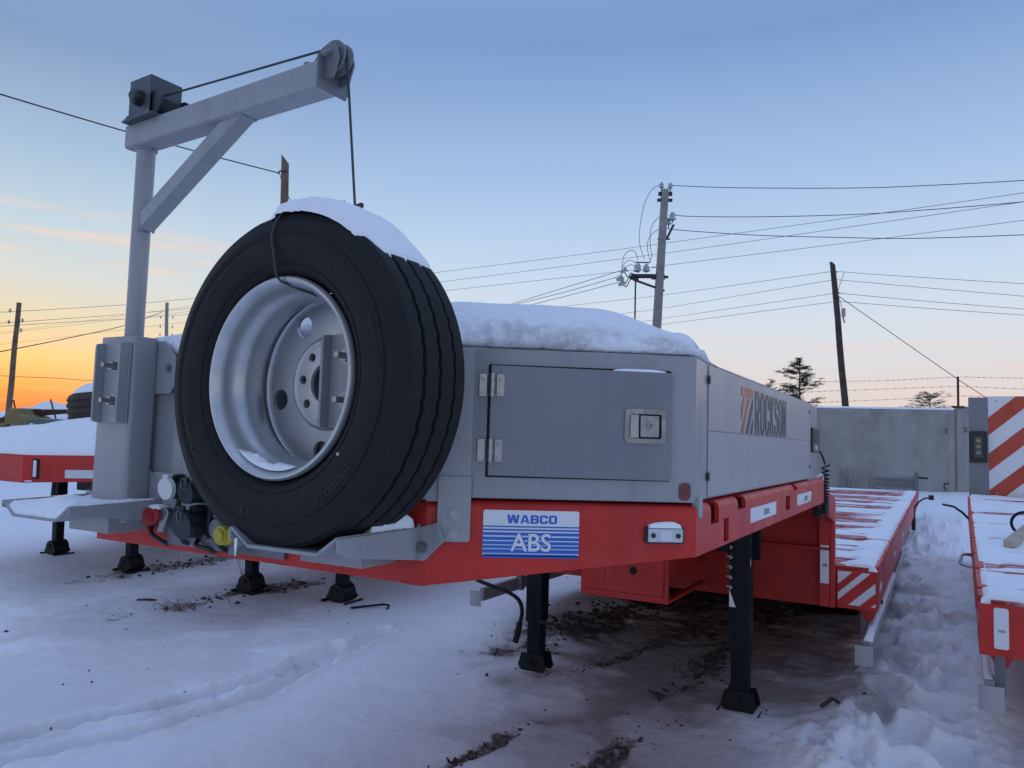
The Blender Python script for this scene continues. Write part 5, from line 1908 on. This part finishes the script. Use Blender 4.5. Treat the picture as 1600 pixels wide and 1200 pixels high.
CPOLY = [(-A_, .006), (A_, .006), (1.242, .394), (1.226, .56), (1.226, 2.49), (-1.226, 2.49), (-1.226, .56), (-1.242, .394)]
NE, NR = 900, 60
ep = edge_pts(CPOLY, NE)
ex = np.array([q.x for q in ep]); ey = np.array([q.y for q in ep])
cx0, cy0 = 0.0, 1.15
rr = 1 - (np.linspace(0, 1, NR) ** 1.8)[::-1]
Rg, Ix = np.meshgrid(rr, np.arange(NE + 1) % NE, indexing='ij')
X = cx0 + (ex[Ix] - cx0) * Rg
Y = cy0 + (ey[Ix] - cy0) * Rg
H = cap_h(X, Y)
# crumbled, slightly overhanging rim on the front and the bevels
frontness = 1 - sstep(.42, .62, ey[Ix])
lump = fbm(ex[Ix] * 9 + 3, ey[Ix] * 9 + Rg * 40, 4, .6)
H = H + frontness * sstep(.93, .985, Rg) * (.018 + .024 * np.abs(fbm(ex[Ix] * 22, ey[Ix] * 22 + Rg * 90, 4, .65)) + .010 * lump)
over = frontness * sstep(.95, 1.0, Rg) * (.008 + .022 * fbm(ex[Ix] * 16, ey[Ix] * 16, 4, .65))
X2 = X + (X - cx0) * over * .6
Y2 = Y + (Y - cy0) * over
Zc = .392 + H
# close the rim down to the lid
Xr, Yr = X2[-1:], Y2[-1:]
rows = [(X2, Y2, Zc)]
for dz, pull in ((.55, .006), (.15, -.004), (-.02, -.03)):
    rows.append((Xr - (Xr - cx0) * max(-pull, 0) + np.sign(Xr) * max(pull, 0), Yr - (Yr - cy0) * max(-pull, 0), .392 + H[-1:] * max(dz, 0) + .001))
Xa, Ya, Za = [np.concatenate([r_[i] for r_ in rows], 0) for i in range(3)]


def to_world(X, Y, Z):
    P3 = np.stack([X, Y, Z, np.ones_like(X)], -1) @ np.array(TMW).T
    return P3[..., 0], P3[..., 1], P3[..., 2]


sm = bpy.data.materials.new('snow_cap')
sm.use_nodes = True
t = sm.node_tree
p = t.nodes['Principled BSDF']
p.inputs['Roughness'].default_value = .8
p.inputs['Specular IOR Level'].default_value = .25
tc = t.nodes.new('ShaderNodeTexCoord')
at_ = t.nodes.new('ShaderNodeAttribute'); at_.attribute_name = 'grime'
gf = nmath('MULTIPLY', nmath('MULTIPLY', at_.outputs['Fac'], nmath('SUBTRACT', nnoise(8, 10, .7), .42, True), ), 4.0, True)
t.links.new(nmix(gf, (0.88, 0.90, 0.93), (0.42, 0.41, 0.40)), p.inputs['Base Color'])
bmp = t.nodes.new('ShaderNodeBump')
bmp.inputs['Strength'].default_value = .6
bmp.inputs['Distance'].default_value = .012
t.links.new(nmath('ADD', nnoise(26, 8, .6), nmath('MULTIPLY', nnoise(140, 4), .25)), bmp.inputs['Height'])
t.links.new(bmp.outputs[0], p.inputs['Normal'])
grime = np.concatenate([sstep(.972, .992, Rg) * frontness * sstep(.05, .35, ex[Ix]), np.repeat((frontness * sstep(.05, .35, ex[Ix]))[-1:], 3, 0)], 0)
o = grid_mesh('snow_on_locker', *to_world(Xa, Ya, Za), sm, attrs={'grime': grime})
tag(o, 'thick rounded snow cap on the grey locker with a crumbled dirty rim', 'snow', kind='stuff')

# snow on the spare wheel
bpy.context.view_layer.update()
WMW = wheel.matrix_world
aa = np.linspace(R(43), R(103), 130)
vv = np.linspace(-1, 1, 34)
AA, VV = np.meshgrid(aa, vv)
f = (.25 * sstep(R(43), R(46), AA) + .75 * sstep(R(44), R(74), AA)) * (1 - sstep(R(88), R(103), AA))
thk = .034 * f * np.sqrt(np.clip(1 - np.abs(VV) ** 3.2, 0, 1)) * (1 + .25 * fbm(AA * 5, VV * 1.2, 2)) - .004 + .012 * f
lo_edge = .012 * fbm(AA * 18, AA * 0, 4) + .012 * f - .03 * (1 - sstep(R(43), R(60), AA))
ax_ = np.where(VV < 0, VV * (.106 + lo_edge), VV * .105)
rad = TR + thk - np.where(np.abs(VV) > .93, .014 * (np.abs(VV) - .93) / .07, 0)
P3 = np.stack([rad * np.cos(AA), ax_, rad * np.sin(AA), np.ones_like(AA)], -1) @ np.array(WMW).T
o = grid_mesh('snow_on_spare_wheel', P3[..., 0], P3[..., 1], P3[..., 2], 'snow')
tag(o, 'curved ridge of snow on top of the black spare tyre', 'snow', kind='stuff')


aa = np.linspace(R(232), R(292), 60)
vv = np.linspace(-1, 1, 10)
AA, VV = np.meshgrid(aa, vv)
f = sstep(R(232), R(245), AA) * (1 - sstep(R(270), R(292), AA))
rad = .2185 - (.016 * f * np.sqrt(np.clip(1 - VV ** 2, 0, 1)) * (1 + .5 * fbm(AA * 14, VV * 2, 3)) - .002)
P3 = np.stack([rad * np.cos(AA), -.082 + .018 * VV, rad * np.sin(AA), np.ones_like(AA)], -1) @ np.array(WMW).T
tag(grid_mesh('snow_in_rim', P3[..., 0], P3[..., 1], P3[..., 2], 'snow'), 'thin snow caught at the bottom inside the silver rim', 'snow', kind='stuff')


def snow_pile(name, label, poly, base, hmax, M, seed, n=120, m_='snow', soft=.03, cx=None):
    """low heap of snow filling a convex outline"""
    ep_ = edge_pts([Vector(q) for q in poly], n)
    ex_ = np.array([q[0] for q in ep_]); ey_ = np.array([q[1] for q in ep_])
    c0 = (ex_.mean(), ey_.mean())
    r_ = np.linspace(0, 1, 16)
    Rq, Iq = np.meshgrid(r_, np.arange(n + 1) % n, indexing='ij')
    jit = 1 + .05 * fbm(ex_[Iq] * 30 + seed, ey_[Iq] * 30, 3) * Rq
    Xq = c0[0] + (ex_[Iq] - c0[0]) * Rq * jit
    Yq = c0[1] + (ey_[Iq] - c0[1]) * Rq * jit
    b_ = base(Xq, Yq) if callable(base) else base
    Zq = b_ + hmax * (1 - Rq ** 3) * (1 + .5 * fbm(Xq * 9 + seed, Yq * 9, 3)) - .003 * (Rq > .99) + .3 * hmax * (Rq < .97)
    P3 = np.stack([Xq, Yq, Zq, np.ones_like(Xq)], -1) @ np.array(M).T
    return tag(grid_mesh(name, P3[..., 0], P3[..., 1], P3[..., 2], m_), label, 'snow', kind='stuff')


cb_ = lambda cx: (lambda X, Y: np.interp(X, [cx - .165, cx - .108, cx + .108, cx + .165], [-.070, -.108, -.108, -.068]))
snow_pile('snow_on_cradle', 'snow filling the empty grey wheel cradle at the left', [(-.650, -.300), (-.350, -.302), (-.342, -.02), (-.66, -.02)], cb_(-.505), .036, TMW, 3)
snow_pile('snow_on_cradle', 'wedge of snow behind the spare tyre on the right cradle wing', [(.575, -.17), (.652, -.19), (.652, -.02), (.60, -.02)], cb_(.487), .035, TMW, 5)
BW = TMW @ BM
BWZ = BW @ Matrix(((1, 0, 0, 0), (0, 0, 1, 0), (0, 1, 0, 0), (0, 0, 0, 1)))     # s, n, h
snow_pile('snow_on_door', 'thin strip of snow on the locker door top edge', [(.465, .001), (.612, .001), (.612, .011), (.465, .011)], .3445, .0045, BWZ, 7)
snow_pile('snow_on_lamp', 'small snow cushion on the silver marker lamp', [(.569, .001), (.655, .001), (.655, .018), (.569, .018)], -.0555, .010, BWZ, 8)
snow_pile('snow_on_coupling', 'dab of snow on the red coupling cap', [(-.338, -.06), (-.283, -.06), (-.283, -.02), (-.338, -.02)], -.086, .008, TMW, 9)
snow_ridge('snow_on_guard', 3.78, 6.9, .055, .022, -1.031, TMW @ Matrix(((0, 1, 0, 1.405), (1, 0, 0, 0), (0, 0, 1, 0), (0, 0, 0, 1))), None, 5, 90)
tag(bpy.context.scene.objects['snow_on_guard'], 'broken line of snow along the right side guard rail', 'snow', kind='stuff')

# ================================================================== neighbours to the left


def simple_leg(parent, x, y, ztop, gz):
    o = MB().prism(rrect(x - .065, x + .065, y - .065, y + .065, .01), .46 + gz, ztop, 'z').build('landing_leg', 'black_leg', parent, ang=40)
    MB().prism(rrect(x - .052, x + .052, y - .052, y + .052, .01), .08 + gz, .459 + gz, 'z').build('inner_leg', 'black_leg', o, ang=40)
    for dy in (-.085, .085):
        MB().prism([(x + .105 * math.cos(a) * (1.25 if math.sin(a) < 0 else .9), .085 + gz + .10 * math.sin(a) * (.8 if math.sin(a) < 0 else 1)) for a in [2 * math.pi * i / 20 for i in range(20)]], y + dy - .012, y + dy + .012, 'y').build('foot_cheek', 'black', o, bevel=.006)
    MB().prism([(x - .095, .02), (x + .095, .02), (x + .105, .07), (x + .075, .15), (x - .075, .15), (x - .105, .07)], y - .0725, y + .0725, 'y', Matrix.Translation((0, 0, gz))).build('foot_shoe', 'black', o, bevel=.01)
    MB().cyl((x, y - .11, .12 + gz), (x, y + .11, .12 + gz), .022, n=14).build('foot_pin', 'black', o)
    MB().prism([(x - .16, .022), (x - .13, -.01), (x + .13, -.01), (x + .16, .022), (x + .15, .032), (x + .12, .006), (x - .12, .006), (x - .15, .032)], y - .13, y + .13, 'y', Matrix.Translation((0, 0, gz))).build('foot_plate', 'black', o, bevel=.004)
    return o


def neighbour(cx, y0, ztop, h0, h1, legs, label):
    root = empty('semi_trailer', (cx, y0, 0))
    tag(root, label, 'trailer', 'parked low-loader trailers')
    loft(MB(Matrix.Translation((0, 0, ztop))), [(-W_, 3.0), (-W_, B_), (-A_, 0), (A_, 0), (W_, B_), (W_, 3.0)], lambda i: rail_prof([-h1, -h1, -h0, -h0, -h1, -h1][i])).build('nose_beam', 'red', root, ang=32)
    MB().box(-1.14, 1.14, .45, 3.0, ztop - .06, ztop - .03).build('nose_floor', 'red_dull', root)
    MB().box(-1.15, 1.15, 3.0, 4.6, ztop - .55, ztop - .05).build('gooseneck', 'red_dull', root)
    MB().box(-1.4, 1.4, 4.6, 15.0, .42, .74).build('low_deck', 'red_dull', root)
    MB().box(-.35, .35, 1.2, 3.0, ztop - .50, ztop - .07).build('centre_beam', 'black_leg', root, bevel=.01)
    for lx, ly in legs:
        simple_leg(root, lx - cx, ly - y0, ztop - .05, 0)
    return root


n3 = neighbour(-7.1, 2.86, 1.352, .285, .27, ((-6.28, 4.03), (-7.99, 4.18)), 'snow-laden red trailer at the left edge with a vertical white lamp')
n2_ = neighbour(-3.8, 2.95, 1.27, .22, .2, ((-3.28, 4.2), (-4.33, 4.02)), 'trailer behind the near one with only two black legs showing below')
BM3 = BM @ Matrix.Translation((0, 0, 0))
# lamp recess and plates on the bevel of the left neighbour
lp3 = MB(Matrix.Translation((0, 0, 1.352)) @ BM3).prism(rrect(.10, .165, -.245, -.04, .006), .0005, .012, 'z').build('lamp_recess', 'gap', n3)
MB(Matrix.Translation((0, 0, 1.352)) @ BM3).prism(rrect(.112, .145, -.225, -.055, .006), .0125, .022, 'z').build('vertical_lamp', 'sign_white', n3, bevel=.003)
MB(Matrix.Translation((0, 0, 1.352)) @ BM3).prism(rrect(.42, .70, -.235, -.150, .004), .0005, .004, 'z').build('reflector_plate', 'reflector', n3)
MB(Matrix.Translation((0, 0, 1.352)) @ BM3).box(.03, .10, -.272, -.262, .0005, .004).build('snow_streak', 'snow', n3)
MB().tube([(.52, .42, 1.08), (.48, .42, .62)], .02, 8).build('hanging_hose', 'plastic', n3)
MB().box(.62, 1.05, .75, 1.2, .86, 1.06).build('air_tank', 'black_leg', n3, bevel=.05)
truck_wheel(n3, -8.75 + 7.1, 5.75 - 2.86, .40, .42, .28)

ep3 = edge_pts([(-A_, .012), (A_, .012), (1.236, .40), (1.236, 5.2), (-1.236, 5.2), (-1.236, .40)], 500)
ex3 = np.array([q[0] for q in ep3]); ey3 = np.array([q[1] for q in ep3])
R3, I3 = np.meshgrid(1 - (np.linspace(0, 1, 60) ** 1.8)[::-1], np.arange(501) % 500, indexing='ij')
X, Y = ex3[I3] * R3, 2.4 + (ey3[I3] - 2.4) * R3
dd = np.minimum(np.minimum(np.minimum(Y, -((np.abs(X) - A_) * nb_.x + Y * nb_.y)), 1.24 - np.abs(X)), 5.2 - Y)
H = .29 * (1 + .35 * sstep(-.2, .9, X)) * (1 - np.exp(-np.clip(dd, 0, 9) / .15)) + .07 * fbm(X * .9 + 4, Y * .9, 3) * sstep(0, .5, dd) + .018 * np.abs(fbm(X * 5, Y * 5, 3)) + .012
H[-1] = -.01
o = grid_mesh('snow_on_trailer', X - 7.1, Y + 2.87, 1.352 + H, 'snow')
tag(o, 'deep snow heaped on the red trailer at the left edge', 'snow', kind='stuff')

o = grid_mesh('snow_on_trailer', X - 3.8, Y * .92 + 2.96, 1.27 + H * .8, 'snow')
tag(o, 'snow on the trailer standing behind the near one', 'snow', kind='stuff')
# old tyre lying flat on that snow
lt_ = empty('lying_tyre', (-6.66, 4.02, 1.70), (R(3), R(-4), 0))
tag(lt_, 'worn tyre lying flat on snow beside the grey hoist column', 'tyre')
pr = [(.28, .04), (.30, .01), (.36, 0), (.44, .005), (.475, .03)]
for g in (.10, .175, .25):
    pr += [(.50, g - .018), (.485, g - .012), (.485, g + .012), (.50, g + .018)]
pr += [(.475, .32), (.44, .345), (.36, .35), (.30, .34), (.28, .31)]
MB().lathe(pr, 72, 'z', closed=True).build('casing', 'rubber_old', lt_, ang=45)
snow_pile('snow_on_tyre', 'rounded snow cushion on the worn tyre lying at the left', [(.44 * math.cos(a), .44 * math.sin(a)) for a in [2 * math.pi * i / 20 for i in range(20)]], .335, .10, Matrix.Translation((-6.66, 4.02, 1.70)) @ Matrix.Rotation(R(3), 4, 'X') @ Matrix.Rotation(R(-4), 4, 'Y'), 11)

# machinery half buried behind it
ym = empty('yellow_machine', (-23.3, 12.0, 0))
tag(ym, 'yellow excavator body half buried in snow under the orange sky', 'excavator')
YR = Matrix.Rotation(R(29), 4, 'Z')
MB(YR).prism([(-.62, .6), (.58, .6), (.56, 1.35), (.42, 1.68), (.16, 1.78), (.12, 1.95), (-.10, 1.95), (-.14, 1.78), (-.34, 1.62), (-.52, 1.36)], -.7, .7, 'y').build('engine_hood', 'yellow_machine', ym, bevel=.05)
MB(YR).box(-.05, .40, -.72, -.705, 1.36, 1.44).build('step_plate', 'grey_light', ym)
MB(YR).box(-.12, .02, -.73, -.705, 1.3, 1.46).build('side_vent', 'window_dark', ym)
MB(YR).box(-.36, -.18, -.715, -.70, 1.50, 1.66).build('side_vent', 'rust', ym)
MB(YR).prism([(.2, 1.72), (1.6, 1.86), (2.2, 1.80), (2.2, 1.88), (1.6, 1.95), (.1, 1.93)], .2, .45, 'y').build('boom', 'rust', ym, bevel=.02)
for sx in (-.75, .75):
    MB(YR).prism(rrect(-1.2, 1.2, 0.0, .58, .25), sx - .22, sx + .22, 'y').build('track', 'black', ym, bevel=.02)
gmn = empty('green_machine_box', (-20.5, 11.2, 0))
tag(gmn, 'dull green machine housing sunk in snow right of the yellow excavator', 'machine box')
MB(YR).prism([(-.42, .3), (.42, .3), (.42, 1.62), (-.30, 1.66), (-.40, 1.55)], -.5, .5, 'y').build('housing', 'green_machine', gmn, bevel=.02)
MB(YR).box(-.28, -.18, -.515, -.503, 1.44, 1.52).build('round_lamp', 'sign_white', gmn, bevel=.02)
MB(YR).box(.43, 1.1, -.4, .3, 1.2, 1.62).build('rear_box', 'rust', gmn, bevel=.03)


def mound(name, label, cx, cy, rx, ry, h, seed, z0=-.05):
    r_ = np.linspace(0, 1, 26)
    th_ = np.linspace(0, 2 * math.pi, 61)
    Rq, Tq = np.meshgrid(r_, th_, indexing='ij')
    e = 1 + .18 * fbm(np.cos(Tq) * 1.5 + seed, np.sin(Tq) * 1.5, 2)
    Xq, Yq = cx + Rq * rx * e * np.cos(Tq), cy + Rq * ry * e * np.sin(Tq)
    Zq = z0 + h * (1 - sstep(0, 1, Rq)) * (1 + .3 * fbm(Xq * .8 + seed, Yq * .8, 3)) + .05 * fbm(Xq * 2, Yq * 2, 3)
    return tag(grid_mesh(name, Xq, Yq, Zq, 'snow'), label, 'snow heap', kind='stuff')


mound('snow_heap', 'snow heap left of the yellow excavator', -21.6, 9.2, 2.0, 1.8, 1.85, 2)
mound('snow_heap', 'snow heap between the yellow excavator and the lying tyre', -22.8, 14.6, 3.4, 2.4, 2.05, 7)
mound('snow_heap', 'snow bank in front of the green machine housing', -18.2, 11.9, 2.4, 2.0, 1.62, 9)
mound('snow_heap', 'low snow bank just behind the yellow excavator', -31, 17.5, 11, 4, 2.12, 21)
mound('snow_heap', 'long snow bank on the horizon under the sunset', -45, 26, 26, 8, 1.75, 14)
for i, (a, b) in enumerate((((-29.87, 15.1, 2.32), (-29.66, 15.24, 1.2)), ((-28.6, 15.8, 2.37), (-28.30, 16.0, 1.2)))):
    tag(MB().tube([a, b], .03, 6).build('wire_post', 'rust'), ('thin leaning rod near the far left pole', 'thin leaning rod left of the lying tyre')[i], 'rod', 'leaning rods')

# ================================================================== trailer at the right edge
rt = empty('semi_trailer', (3.43, 3.06, 0), (0, 0, R(-1.3)))
tag(rt, 'red trailer deck at the right edge with a striped warning board', 'trailer', 'parked low-loader trailers')
rgaps = deck(rt, 1.45, 0.0, 7.1, .905, .62, 1.10, None, 21, 0)
bpy.context.view_layer.update()
deck_snow('snow_on_deck', 'snow blanket over the red deck at the right edge', rt.matrix_world, 1.45, .03, 7.05, .905, 31, .020, .016, .0, 190, 600, gaps=rgaps, gdepth=.045)
rs_ = MB(Matrix.Translation((0, -.003, 0)) @ FRM).prism(rrect(-1.385, -1.320, .655, .862, .012), .0004, .002, 'z').build('reflector_strip', 'sign_white', rt)
mk = MB(Matrix.Translation((0, -.0055, 0)) @ FRM)
for dx in (-.012, -.004, .004, .012):
    mk.box(-1.352 + dx, -1.352 + dx + .003, .738, .752, 0, .001)
mk.build('reflector_mark', 'dark_print', rs_)
g = MB().box(-1.425, -1.385, .10, 5.5, .36, .46).build('side_guard', 'grey', rt, bevel=.004)
cv = [(-1.40 + .10 * math.sin(R(-35 + 70 * i / 8)), -.02 + .06 * (1 - math.cos(R(-35 + 70 * i / 8)))) for i in range(9)]
e = MB()
vs_ = [(a, b, z) for z in (.335, .465) for a, b in cv] + [(a, b + .005, z) for z in (.335, .465) for a, b in cv]
n_ = 9
fs_ = []
for i in range(n_ - 1):
    fs_ += [(i, i + 1, n_ + i + 1, n_ + i), (2 * n_ + i + 1, 2 * n_ + i, 3 * n_ + i, 3 * n_ + i + 1), (i, 2 * n_ + i, 2 * n_ + i + 1, i + 1), (n_ + i, n_ + i + 1, 3 * n_ + i + 1, 3 * n_ + i)]
fs_ += [(0, n_, 3 * n_, 2 * n_), (n_ - 1, 3 * n_ - 1, 4 * n_ - 1, 2 * n_ - 1)]
e.add(vs_, fs_)
e.build('guard_end', 'grey_light', g)
MB().box(-1.38, -1.33, .12, .17, .38, .62).build('guard_post', 'grey_dark', g, bevel=.003)
MB(FRM).prism([(-1.42, .618), (-1.28, .618), (-1.32, .53), (-1.37, .53)], -.14, -.13, 'z').build('guard_bracket', 'red', g)
bpy.context.view_layer.update()
o = snow_ridge('snow_on_guard', .12, 3.0, .05, .02, .461, rt.matrix_world @ Matrix(((0, 1, 0, -1.405), (1, 0, 0, 0), (0, 0, 1, 0), (0, 0, 0, 1))), None, 15, 60)
tag(o, 'line of snow on the side guard of the right-hand trailer', 'snow', kind='stuff')
truck_wheel(rt, -.95, 3.2, .36, .36, .23)
# warning board
bp = MB().box(-1.43, -1.21, 7.11, 7.20, .86, 2.20).build('board_post', 'door_grey', rt, bevel=.004)
lb = MB(Matrix.Translation((0, 7.11, 0)) @ FRM).prism(rrect(-1.425, -1.222, 1.345, 1.755, .01), .0005, .035, 'z').build('warning_lamp', 'plastic', bp, bevel=.004)
MB(Matrix.Translation((0, 7.11, 0)) @ FRM).prism(rrect(-1.37, -1.275, 1.41, 1.69, .004), .0355, .038, 'z').build('lamp_window', 'winch_grey', lb)
for zz in (1.47, 1.55, 1.63):
    MB(Matrix.Translation((0, 7.11, 0)) @ FRM).cyl((-1.3225, zz, .038), (-1.3225, zz, .046), .026, .018, n=20).build('lamp_lens', 'amber_lens', lb)
bo = MB().box(-1.208, .2, 7.12, 7.15, .87, 2.215).build('striped_board', 'sign_white', rt, bevel=.003)
for pl_ in stripes((-1.207, .199, .871, 2.214), [(q, q + .172) for q in (-1.15, -.795, -.44, -.085, .27, .62)], .95):
    MB(Matrix.Translation((0, 7.12, 0)) @ FRM).prism(pl_, .0004, .0016, 'z').build('red_stripe', 'stripe_red', bo)
for zz in (.95, 2.15):
    MB(Matrix.Translation((0, 7.12, 0)) @ FRM).cyl((-1.12, zz, .0017), (-1.12, zz, .006), .012, n=12).build('board_bolt', 'steel', bo)
for yy in (5.9,):
    tl = MB()
    tl.tube([(-1.43, yy, .70), (-1.52, yy - .05, .80), (-1.60, yy - .08, .86), (-1.72, yy - .08, .88)], .014, 8)
    tl.build('marker_arm', 'plastic', rt)
MB().tube(catmull([(-1.45, 2.3, .80), (-1.52, 2.26, .80), (-1.53, 2.22, .74), (-1.46, 2.2, .72)]), .012, 6).build('tie_ring', 'steel', rt)
# loose timber and a hoop on that deck
lb_ = MB()
a, b = Vector((2.25, 5.08, .945)), Vector((2.52, 5.85, 1.07))
o = bar(a, b, .075, 'timber_bar', 'pale_wood', None, None, (0, 0, 1), .05)
tag(o, 'pale wooden bar leaning on the snowy right-hand deck', 'timber')
hp = MB().tube([(2.42 + .10 * math.cos(t_), 5.86 + .03 * math.sin(t_), 1.02 + .09 * math.sin(t_)) for t_ in [2 * math.pi * i / 24 for i in range(25)]], .012, 6)
tag(hp.build('steel_hoop', 'black'), 'black hoop standing beside the pale wooden bar', 'hoop')
# folded ramp parts beyond the board
fr_ = empty('folded_ramp', (1.60, 13.6, 0.0))
# ================================================================== clods, twigs and dry stalks
bpy.data.objects.remove(fr_)
rnd = random.Random(8)
ct = MB()
zones = [(-.80, 5.0, .33, 1.25, 12, 800), (-.30, 6.3, .8, 1.0, 0, 250), (.29, 4.35, .16, .8, 3, 220), (-.47, 2.02, .07, .5, 12, 90), (.20, 2.40, .09, .42, 10, 90),
         (-6.1, 4.6, .28, 1.0, 6, 260), (-4.36, 4.1, .22, 1.1, 14, 240), (-.30, 4.1, .08, .75, 16, 160), (-.1, 5.1, .09, .85, 14, 160), (.5, 3.4, 1.0, 1.6, 0, 34), (-3.5, 2.5, 2.0, 2.0, 0, 24),
         (1.25, 3.1, .3, .5, 0, 6)]
for (cx, cy, rx, ry, a, n) in zones:
    a = R(a)
    for k in range(n):
        u, v = rnd.gauss(0, .5) * rx, rnd.gauss(0, .5) * ry
        x, y = cx + u * math.cos(a) + v * math.sin(a), cy - u * math.sin(a) + v * math.cos(a)
        s_ = rnd.choice((.004, .006, .008, .010, .014, .022 if n > 200 else .009)) * rnd.uniform(.7, 1.2)
        pts = [Vector((rnd.gauss(0, 1), rnd.gauss(0, 1), rnd.gauss(0, .55))).normalized() * s_ * rnd.uniform(.7, 1.25) for _ in range(6)]
        # octahedral lump with uneven corners
        ax6 = [Vector((1, 0, 0)), Vector((0, 1, 0)), Vector((-1, 0, 0)), Vector((0, -1, 0)), Vector((0, 0, .75)), Vector((0, 0, -.6))]
        rz = Matrix.Rotation(rnd.uniform(0, 6.28), 3, 'Z')
        vs_ = [rz @ (q * s_ * rnd.uniform(.6, 1.5)) for q in ax6]
        ct.add([(x + q.x, y + q.y, q.z) for q in vs_], [(0, 1, 4), (1, 2, 4), (2, 3, 4), (3, 0, 4), (1, 0, 5), (2, 1, 5), (3, 2, 5), (0, 3, 5)])
cv_ = np.array(ct.v)
cz = ground_fields(cv_[:, 0].reshape(1, -1), cv_[:, 1].reshape(1, -1))[0].ravel()
ct.v = [(a, b, c + z + .002) for (a, b, c), z in zip(ct.v, cz)]
tag(ct.build('dirt_clods', 'soil', sharp=False), 'scattered dark soil clods on the snow under the trailers', 'soil', kind='stuff')


def stick(name, label, pts, r, m_='wood_dark'):
    q = [(x, y, ground_at(x, y) + dz) for x, y, dz in pts]
    return tag(MB().tube(q, r, 6).build(name, m_), label, 'debris')


stick('metal_strip', 'thin black strip bent on the snow beside the foot of a leg', [(-2.98, 3.98, .012), (-2.78, 4.22, .03), (-2.72, 4.22, .03), (-2.71, 4.18, .006)], .010, 'black')
stick('twig', 'small dark twig lying before the near leg', [(.10, 3.42, .012), (.17, 3.35, .014), (.22, 3.28, .008)], .008)
stick('twig', 'tiny forked twig end beside the dark twig', [(.15, 3.42, .010), (.22, 3.38, .012)], .006)
stick('bark_chip', 'dark bark chip on the lumpy snow right of the near leg', [(1.18, 3.36, .02), (1.24, 3.40, .035), (1.28, 3.38, .03)], .014)
stick('bark_chip', 'flat dark chip on the open snow at the left', [(-5.05, 3.25, .008), (-4.95, 3.30, .012), (-4.88, 3.33, .006)], .012)
for i, (gx_, gy_, hh, lab) in enumerate(((-4.83, 4.44, .30, 'tuft of dry stalks beside the middle landing leg foot'), (-4.45, 3.25, .10, 'flattened dry grass at the edge of the bare soil streak'), (.25, 21.9, .62, 'bare brown weeds against the concrete fence'), (-.35, 21.6, .7, 'thin dry bush left of the weeds by the fence'))):
    mb = MB()
    z0 = ground_at(gx_, gy_)
    rg_ = random.Random(40 + i)
    for k in range(26 if i != 1 else 40):
        if i == 1:
            a = rg_.uniform(2.2, 3.6)
            d = Vector((math.cos(a), math.sin(a) * .6, rg_.uniform(.05, .35))) * rg_.uniform(.10, .30)
            b0 = Vector((gx_ + rg_.gauss(0, .12), gy_ + rg_.gauss(0, .06), z0))
        else:
            d = Vector((rg_.gauss(0, .28), rg_.gauss(0, .28), 1)) * hh * rg_.uniform(.5, 1.1)
            b0 = Vector((gx_ + rg_.gauss(0, .05 + .08 * hh), gy_ + rg_.gauss(0, .05), z0 - .02))
        c0_ = b0 + d * .5 + Vector((rg_.gauss(0, .02), rg_.gauss(0, .02), .02))
        w0 = .0022 if i < 2 else .004
        mb.tube([b0, c0_, b0 + d], [w0, w0 * .8, w0 * .4], 4)
        if i != 1:
            for q in range(3):
                e0 = c0_.lerp(b0 + d, rg_.random())
                mb.tube([e0, e0 + Vector((rg_.gauss(0, .1), rg_.gauss(0, .1), rg_.uniform(.0, .15))) * hh], w0 * .45, 4)
    tag(mb.build('dry_weeds', 'dry_grass' if i < 2 else 'weeds', sharp=False), lab, 'weeds', kind='stuff')
